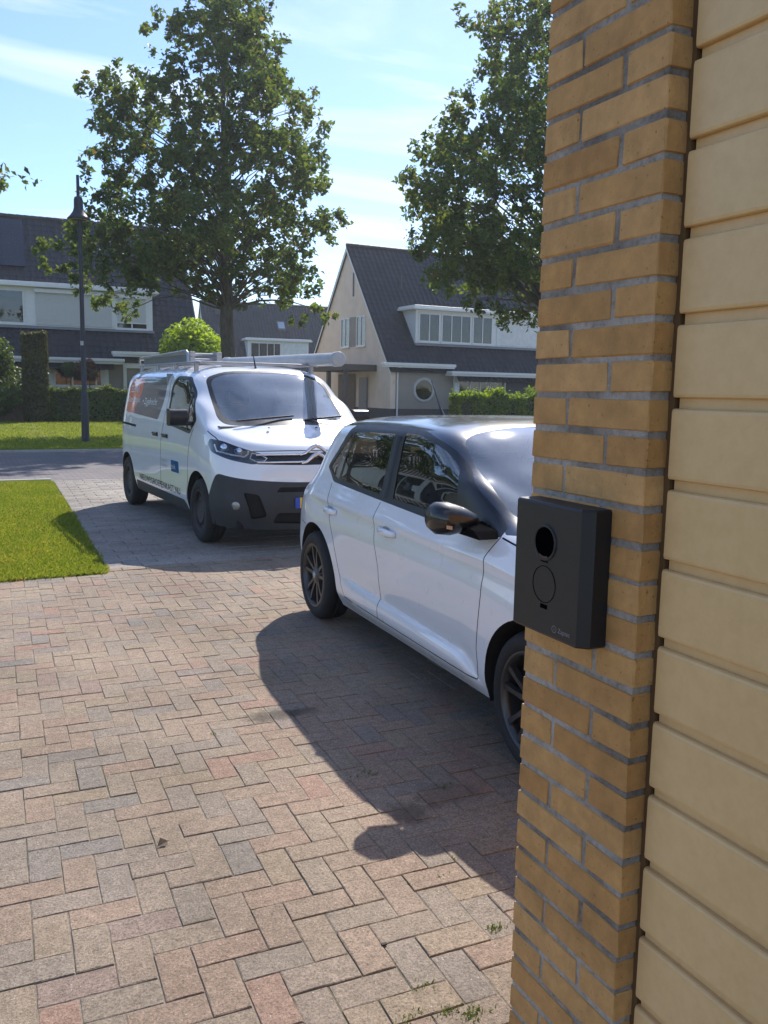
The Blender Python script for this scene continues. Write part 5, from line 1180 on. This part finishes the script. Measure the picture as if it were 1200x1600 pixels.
    sh.cut('trim_bar', [(2.79, 1.1), (2.825, 1.1), (2.79, 1.7), (2.755, 1.7)], 'side', up, ['glass'])
    sh.cut('screen_frame', rpoly([(2.655, -.02), (2.66, .45), (2.69, .66), (2.74, .70), (3.28, .755), (3.42, .71), (3.50, .56), (3.58, .30), (3.60, -.02)], [.01, .05, .06, .05, .06, .06, .1, .1, .01]), 'top', lambda c: c.z > 1.17)
    sh.cut('windscreen', rpoly([(2.70, -.02), (2.705, .45), (2.735, .62), (2.80, .665), (3.22, .695), (3.32, .66), (3.42, .48), (3.475, .25), (3.49, -.02)], [.01, .05, .06, .05, .05, .06, .1, .1, .01]), 'top', lambda c: c.z > 1.17)
    sh.cut('headlamp', rpoly([(-1.815, 1.045), (-1.85, 1.10), (-2.03, 1.085), (-2.25, 1.025), (-2.47, .965), (-2.485, .90), (-2.40, .868), (-2.15, .91), (-1.90, .975)], [.02, .03, .05, .05, .03, .02, .03, .05, .04]), 'diag', lambda c: c.x > 3.3 and c.z > .8)
    sh.cut('grille', [(-.02, .862), (-.02, .978), (.20, .978), (.60, .972), (.64, .905), (.60, .872), (.2, .862)], 'front', lambda c: c.x > 3.7, ['body'])
    sh.cut('intake', rpoly([(.66, .33), (.52, .36), (.60, .575), (.74, .60)], .03), 'front', lambda c: c.x > 3.7, ['bumper'])
    sh.cut('lower_grille', rpoly([(-.05, .27), (-.05, .385), (.42, .395), (.46, .29)], [.001, .001, .03, .03]), 'front', lambda c: c.x > 3.7, ['bumper'])
    sh.cut('upper_slot', rpoly([(-.05, .60), (-.05, .645), (.40, .65), (.44, .60)], [.001, .001, .02, .02]), 'front', lambda c: c.x > 3.7, ['bumper'])
    W = .012
    s1 = [(1.90, 1.76), (1.92, 1.5), (1.87, 1.2), (1.80, .9), (1.76, .405)]
    s2 = [(3.05, 1.18), (2.96, 1.05), (2.92, .85), (2.88, .60), (2.80, .39)]
    s0 = [(.50, .40), (.47, .60), (.30, .78), (.14, .9), (.10, 1.1), (.10, 1.76)]
    low = lambda c: c.y > .5
    sh.cut('door_front', [(1.76, .39)] + s1[::-1][1:] + [(2.6, 1.775), (2.9, 1.6), (3.12, 1.42), (3.17, 1.27)] + s2 + [(2.78, .386)], 'side', low, ['body'])
    for ln in (s1, s2): sh.line('gap', ln, W, 'side', low, ['body', 'door_front'])
    sh.line('gap', [(-.28, 1.115), (.1, 1.11), (.56, 1.10)], .03, 'side', low, ['body'])
    sh.line('gap', [(3.42, 1.17), (3.60, 1.115), (3.72, 1.06)], .008, 'side', low, ['body'])
    bon = lambda c: c.x > 3.5 and c.z > .95
    sh.line('gap', [(-.02, 1.0), (.3, 1.0), (.62, .995)], .008, 'front', bon, ['body'])
    fw, rw = Vector((2.1453, 8.7224, 0)), Vector((1.9511, 12.0836, 0)); fd = (fw - rw).normalized(); lf = Vector((-fd.y, fd.x, 0))
    root = empty('panel_van', rw + lf * .955, math.atan2(fd.y, fd.x), 'white panel van with black bumper and orange side panel parked behind the car', 'van')
    sh.emit('body', VWHITE, root, 'body'); sh.emit('bumper', BUMPER, root, 'bumper'); [sh.emit('intake', LINER, root, 'bumper_intake', sd, .03) for sd in ('left', 'right')]; sh.emit('lower_grille', LINER, root, 'lower_grille', inset=.03); sh.emit('upper_slot', LINER, root, 'upper_slot', inset=.02)
    sh.emit('grille', TRIM, root, 'grille', inset=.012); [sh.emit('gap', GAP, root, 'panel_gap', sd, .005) for sd in ('left', 'right')]; sh.emit('screen_frame', TRIM, root, 'windscreen_frame'); sh.emit('windscreen', CLEAR, root, 'windscreen', inset=.003); [sh.emit('surround', TRIM, root, 'window_surround', sd) for sd in ('left', 'right')]
    ORANGE = car_paint('orange_decal', (0.80, 0.12, 0.025), 0.3); NAVY = car_paint('navy_decal', (0.02, 0.03, 0.055), 0.3)
    for sd in ('left', 'right'):
        sg = 1 if sd == 'left' else -1
        d = sh.emit('door_front', VWHITE, root, 'door', sd); sh.emit('glass', TINT, d, 'window', sd, .004); sh.emit('trim_bar', TRIM, d, 'window_bar', sd)
        sh.emit('cladding', BUMPER, root, 'side_cladding', sd)
        pn = sh.emit('panel', NAVY, root, 'side_panel', sd); sh.emit('panel_orange', ORANGE, pn, 'orange_field', sd)
        for hx, par in ((1.55, root), (1.99, d)):
            y = sh.yat(hx, 1.045); h_ = MB().box(hx - .12, hx + .12, sg * (y - .01) - .02, sg * (y - .01) + .02, 1.02, 1.045, .008); h_.box(hx - .09, hx + .11, sg * (y + .012) - .014, sg * (y + .012) + .014, 1.045, 1.07, .008); h_.build('handle', TRIM, par)
        # headlamp: deep dark bowl, two projector eyes, chrome light guide, clear lens
        hl_ = sh.emit('headlamp', LENS, root, 'headlamp', sd)
        sh.emit('headlamp', plain('lamp_bowl', (0.045, 0.048, 0.055), 0.3, 0.6), hl_, 'lamp_bowl', sd, .05)
        for (yy, zz_, rr) in ((.84, 1.012, .042), (.735, .985, .042)):
            x = sh.xat(yy, zz_) - .035; dx = Vector((.80, .6 * sg, 0)).normalized()
            e = MB(); e.lathe([(.0001, .012), (rr * .7, .008), (rr, 0), (rr * 1.12, -.004), (rr * 1.16, -.05)], 'x', 24)
            T = Matrix.Translation((x, sg * yy, zz_)) @ Matrix.Rotation(math.atan2(dx.y, dx.x), 4, 'Z'); e.build('projector', CHROME, hl_, T)
        g = []
        for (yy, zz_) in ((.90, 1.045), (.90, .985), (.80, .955), (.70, .94), (.665, .965), (.655, .995)): g.append((sh.xat(yy, zz_) - .012, sg * yy, zz_))
        MB().tube(g, .009, 8).build('light_guide', plain('light_guide', (0.8, 0.82, 0.85), 0.2), hl_)
        g = []
        for (yy, zz_) in ((.63, .975), (.655, .925), (.60, .895), (.53, .90), (.50, .925), (.56, .965), (.63, .975)): g.append((sh.xat(yy, zz_) - .012, sg * yy, zz_))
        MB().tube(g, .007, 8).build('light_guide', MATS['light_guide'], hl_)
        # fog lamp
        x = sh.xat(.80, .47); f_ = MB().lathe([(.0001, .006), (.03, .004), (.042, 0), (.048, -.004), (.05, -.03)], 'x', 24); T = Matrix.Translation((x - .002, sg * .80, .47)) @ Matrix.Rotation(sg * .75, 4, 'Z'); f_.build('fog_lamp', plain('fog_lens', (0.30, 0.30, 0.29), 0.25, 0.5), root, T)
        # grille bars that run up to the badge
        for z0, th in ((.965, .011), (.893, .011)):
            pts = [(sh.xat(yy, z0 + dz) + .004, sg * yy, z0 + dz) for yy, dz in ((.60, -.005), (.45, -.002), (.30, 0), (.20, 0), (.14, .004))]
            MB().tube(pts, th, 8).build('grille_bar', CHROME, root)
        # mirror
        mr = MB(); base = Vector((2.93, .955, 1.30)); 
        mr.prism(rpoly([(2.86, 1.205), (2.98, 1.20), (3.03, 1.30), (3.00, 1.375), (2.87, 1.385)], .035), sg * .985, sg * 1.17, 'y'); mm = mr.build('wing_mirror', TRIM, root)
        MB().box(2.92, 3.0, min(sg * .90, sg * 1.0), max(sg * .90, sg * 1.0), 1.205, 1.25, .012).build('mirror_arm', TRIM, mm)
        MB().box(2.852, 2.858, min(sg * 1.0, sg * 1.155), max(sg * 1.0, sg * 1.155), 1.22, 1.37).build('mirror_glass', CHROME, mm)
    # badge: two stacked chevrons
    for z0 in (.975, .895):
        pts = [(sh.xat(abs(y), z0) + .012, y, z0 + dz) for y, dz in ((-.175, -.015), (-.12, .0), (-.05, .055), (0, .078), (.05, .055), (.12, .0), (.175, -.015))]
        MB().tube(pts, [.012, .017, .02, .022, .02, .017, .012], 8).build('badge_chevron', CHROME, root)
    arch_liner(root, sh, RA, .33, .40, .25, LINER); arch_liner(root, sh, FA, .33, .42, .25, LINER)
    for sg in (1, -1):
        wheel(root, RA - .03, sg * .845, WR, WR, .215, .215, STEEL, sg, 'steel'); wheel(root, FA, sg * .845, WR, WR, .215, .215, STEEL, sg, 'steel')
    MB().box(-.4, 3.95, -.78, .78, .22, .42, .03).build('underbody', LINER, root)
    pl = MB().box(4.172, 4.186, -.26, .21, .44, .545, .004).build('number_plate', plain('plate_yellow', (0.75, 0.50, 0.03), 0.4), root)
    MB().box(4.172, 4.187, -.262 + .472, .262, .44, .545, .004); MB().box(4.173, 4.188, -.262, -.212, .4395, .5455, .003).build('plate_strip', plain('plate_blue', (0.02, 0.07, 0.40), 0.4), pl)
    # lettering on both flanks, laid on the skin
    DARKTXT = plain('dark_lettering', (0.03, 0.03, 0.035), 0.8, spec=.1); WHITETXT = plain('white_lettering', (0.8, 0.8, 0.78), 0.7, spec=.2); BLUETXT = plain('blue_logo', (0.02, 0.12, 0.26), 0.7, spec=.1); GREYTXT = plain('pale_lettering', (0.42, 0.44, 0.48), 0.5)
    def skin(sg, x0, z0, sx, sz, shear=0.0):
        if sg < 0: return lambda c: Vector((x0 + sx * c.x, -(sh.yat(x0 + sx * c.x, z0 + sz * c.y + shear * c.x) + .003), z0 + sz * c.y + shear * c.x))
        return lambda c: Vector((x0 - sx * c.x, sh.yat(x0 - sx * c.x, z0 + sz * c.y) + .003, z0 + sz * c.y))
    for sg in (-1, 1):
        xs = (lambda a, b: a) if sg < 0 else (lambda a, b: b)
        text_mesh('lettering', 'NIEUWEGROEPENKAST.NU', .11, DARKTXT, root, None, False, skin(sg, xs(.72, 2.62), .425, 1.38, 1.0))
        text_mesh('lettering', 'ZEKAR', .15, WHITETXT, root, None, False, skin(sg, xs(.02, 1.2), 1.53, 1.0, .85))
        text_mesh('lettering', 'Groepenkasten', .12, WHITETXT, root, None, False, skin(sg, xs(-.08, 1.5), 1.40, .9, .9))
        text_mesh('lettering', '\u2022 Zigelrecht', .12, WHITETXT, root, None, False, skin(sg, xs(.72, .7), 1.385, 1.25, .95))
        fnl = skin(sg, xs(2.26, 2.58), .66, 1, 1)
        mb = MB().add([fnl(Vector(p)) for p in ((0, 0, 0), (.3, 0, 0), (.3, .13, 0), (0, .13, 0))], [(0, 1, 2, 3)]); mb.build('logo_square', BLUETXT, root)
        text_mesh('lettering', 'tek', .1, GREYTXT, root, None, True, lambda c, fn=skin(sg, xs(2.28, 2.56), .695, 1.3, .8): fn(c) + Vector((0, sg * .002, 0)))
        text_mesh('lettering', 'Installatie', .06, GREYTXT, root, None, False, skin(sg, xs(1.84, 2.2), .745, 1.15, .9)); text_mesh('lettering', 'techniek', .06, GREYTXT, root, None, False, skin(sg, xs(1.84, 2.2), .69, 1.15, .9))
    # washers, wipers, aerial, cabin
    for y in (-.33, .2):
        MB().lathe([(.0001, .012), (.012, .008), (.016, 0)], 'z', 10, (3.66, y, 1.205)).build('washer_jet', TRIM, root)
    for y0, y1 in ((-.62, .02), (.05, .6)):
        MB().tube([(3.50, y0, 1.272), (3.49, (y0 + y1) / 2, 1.30), (3.46, y1, 1.325)], .011, 6).build('wiper', TRIM, root)
    MB().tube([(2.55, -.05, 1.80), (2.53, -.05, 1.84), (2.46, -.05, 1.98)], [.03, .012, .005], 8).build('aerial', TRIM, root)
    MB().box(1.75, 1.80, -.86, .86, .40, 1.76).build('bulkhead', plain('bulkhead_grey', (0.25, 0.25, 0.25), 0.7), root)
    for y in (-.55, -.1, .52): seat(root, 2.5, y, .72, SEAT, .46)
    MB().prism(rpoly([(2.95, .7), (2.90, 1.10), (3.10, 1.20), (3.52, 1.225), (3.52, .7)], .04), -.80, .80, 'y').build('dashboard', plain('van_dashboard', (0.10, 0.10, 0.10), 0.7), root)
    MB().box(3.12, 3.34, -.62, -.25, 1.226, 1.24, .004).build('paper', plain('paper', (0.7, 0.7, 0.66), 0.8), root)
    steering(root, 2.86, .52, 1.12, TRIM)
    for sg in (1, -1): MB().box(1.82, 3.0, min(sg * .87, sg * .885), max(sg * .87, sg * .885), .45, 1.14).build('door_lining', SEAT, root)
    MB().box(1.82, 2.6, -.62, .62, 1.745, 1.755).build('headlining', MATS['bulkhead_grey'], root)
    MB().box(2.74, 2.80, -.11, .11, 1.60, 1.665, .02).build('interior_mirror', TRIM, root)
    # roof rack: two rails, feet, cross bars, raised side guard
    rk = empty('roof_rack'); rk.parent = root
    for sg in (1, -1):
        MB().tube([(-.25, sg * .70, 1.885), (2.5, sg * .70, 1.885), (2.58, sg * .70, 1.875)], .013, 8).build('rail', ALU, rk)
        for x in (-.1, .75, 1.6, 2.4): MB().box(x - .03, x + .03, sg * .70 - .02, sg * .70 + .02, 1.76, 1.88, .006).build('foot', ALU, rk)
    for x in (-.1, .75, 1.6, 2.4): MB().box(x - .03, x + .03, -.70, .70, 1.875, 1.90, .005).build('cross_bar', ALU, rk)
    g = MB(); g.tube([(-.22, -.70, 1.885), (-.22, -.70, 1.96), (-.18, -.70, 1.985), (2.02, -.70, 2.02), (2.08, -.70, 1.99), (2.08, -.70, 1.885)], .016, 8)
    g.tube([(-.22, -.70, 1.97), (-.22, .3, 1.97)], .014, 8); g.build('side_guard', ALU, rk)
    return root, lf, fd
van, v_lf, v_fd = build_van()
def on_van(name, label, cat):
    o = empty(name, van.location, van.rotation_euler.z, label, cat); return o
# load on the rack
PVC = plain('grey_pvc', (0.40, 0.41, 0.42), 0.4, var=0.12)
tb = on_van('transport_tube', 'long grey plastic transport tube lying along the van roof rack', 'tube')
t_ = MB(); t_.tube([(-.6, .70, 1.98), (3.15, .70, 1.945)], .075, 24, cap=False); t_.build('tube', PVC, tb)
for x in (3.09, -.56):
    e = MB(); e.lathe([(.0001, .05), (.07, .05), (.083, .045), (.085, -.05), (.076, -.055)], 'x', 24, (x + (.03 if x > 0 else -.08), .70, 1.9455 if x > 0 else 1.98)); e.build('end_cap', PVC, tb)
ld = on_van('roof_ladder', 'folded grey aluminium ladder on the near side of the van roof rack', 'ladder')
for z0 in (1.903, 1.965):
    for y in (-.62, -.30): MB().box(-.15, 2.0, y - .03, y + .03, z0, z0 + .055, .004).build('stile', ALU, ld)
    for k in range(8): MB().tube([(-.02 + k * .27, -.60, z0 + .028), (-.02 + k * .27, -.32, z0 + .028)], .014, 8).build('rung', ALU, ld)
MB().box(-.12, 1.96, -.664, -.654, 1.905, 1.985).build('side_board', plain('ladder_board', (0.16, 0.17, 0.19), 0.5, 0.3), ld)
# ------------------------------------------------------------------ added volume over the scene, imitating veiling lens flare
hz = MB().box(-420, 420, -320, 520, -1.2, 20.0).build('flare_veil', bpy.data.materials.new('flare_veil_volume'))
hm = hz.data.materials[0]; hm.use_nodes = True; nt = hm.node_tree; nt.nodes.clear()
ho = nt.nodes.new('ShaderNodeOutputMaterial'); pv = nt.nodes.new('ShaderNodeVolumePrincipled')
pv.inputs['Color'].default_value = (0.86, 0.92, 1.0, 1); pv.inputs['Density'].default_value = 0.0007; pv.inputs['Anisotropy'].default_value = 0.45
nt.links.new(pv.outputs[0], ho.inputs['Volume'])
hz['label'] = 'added pale air veil imitating lens flare over the street'; hz['category'] = 'flare_veil'; hz['kind'] = 'stuff'
scene.cycles.volume_bounces = 0
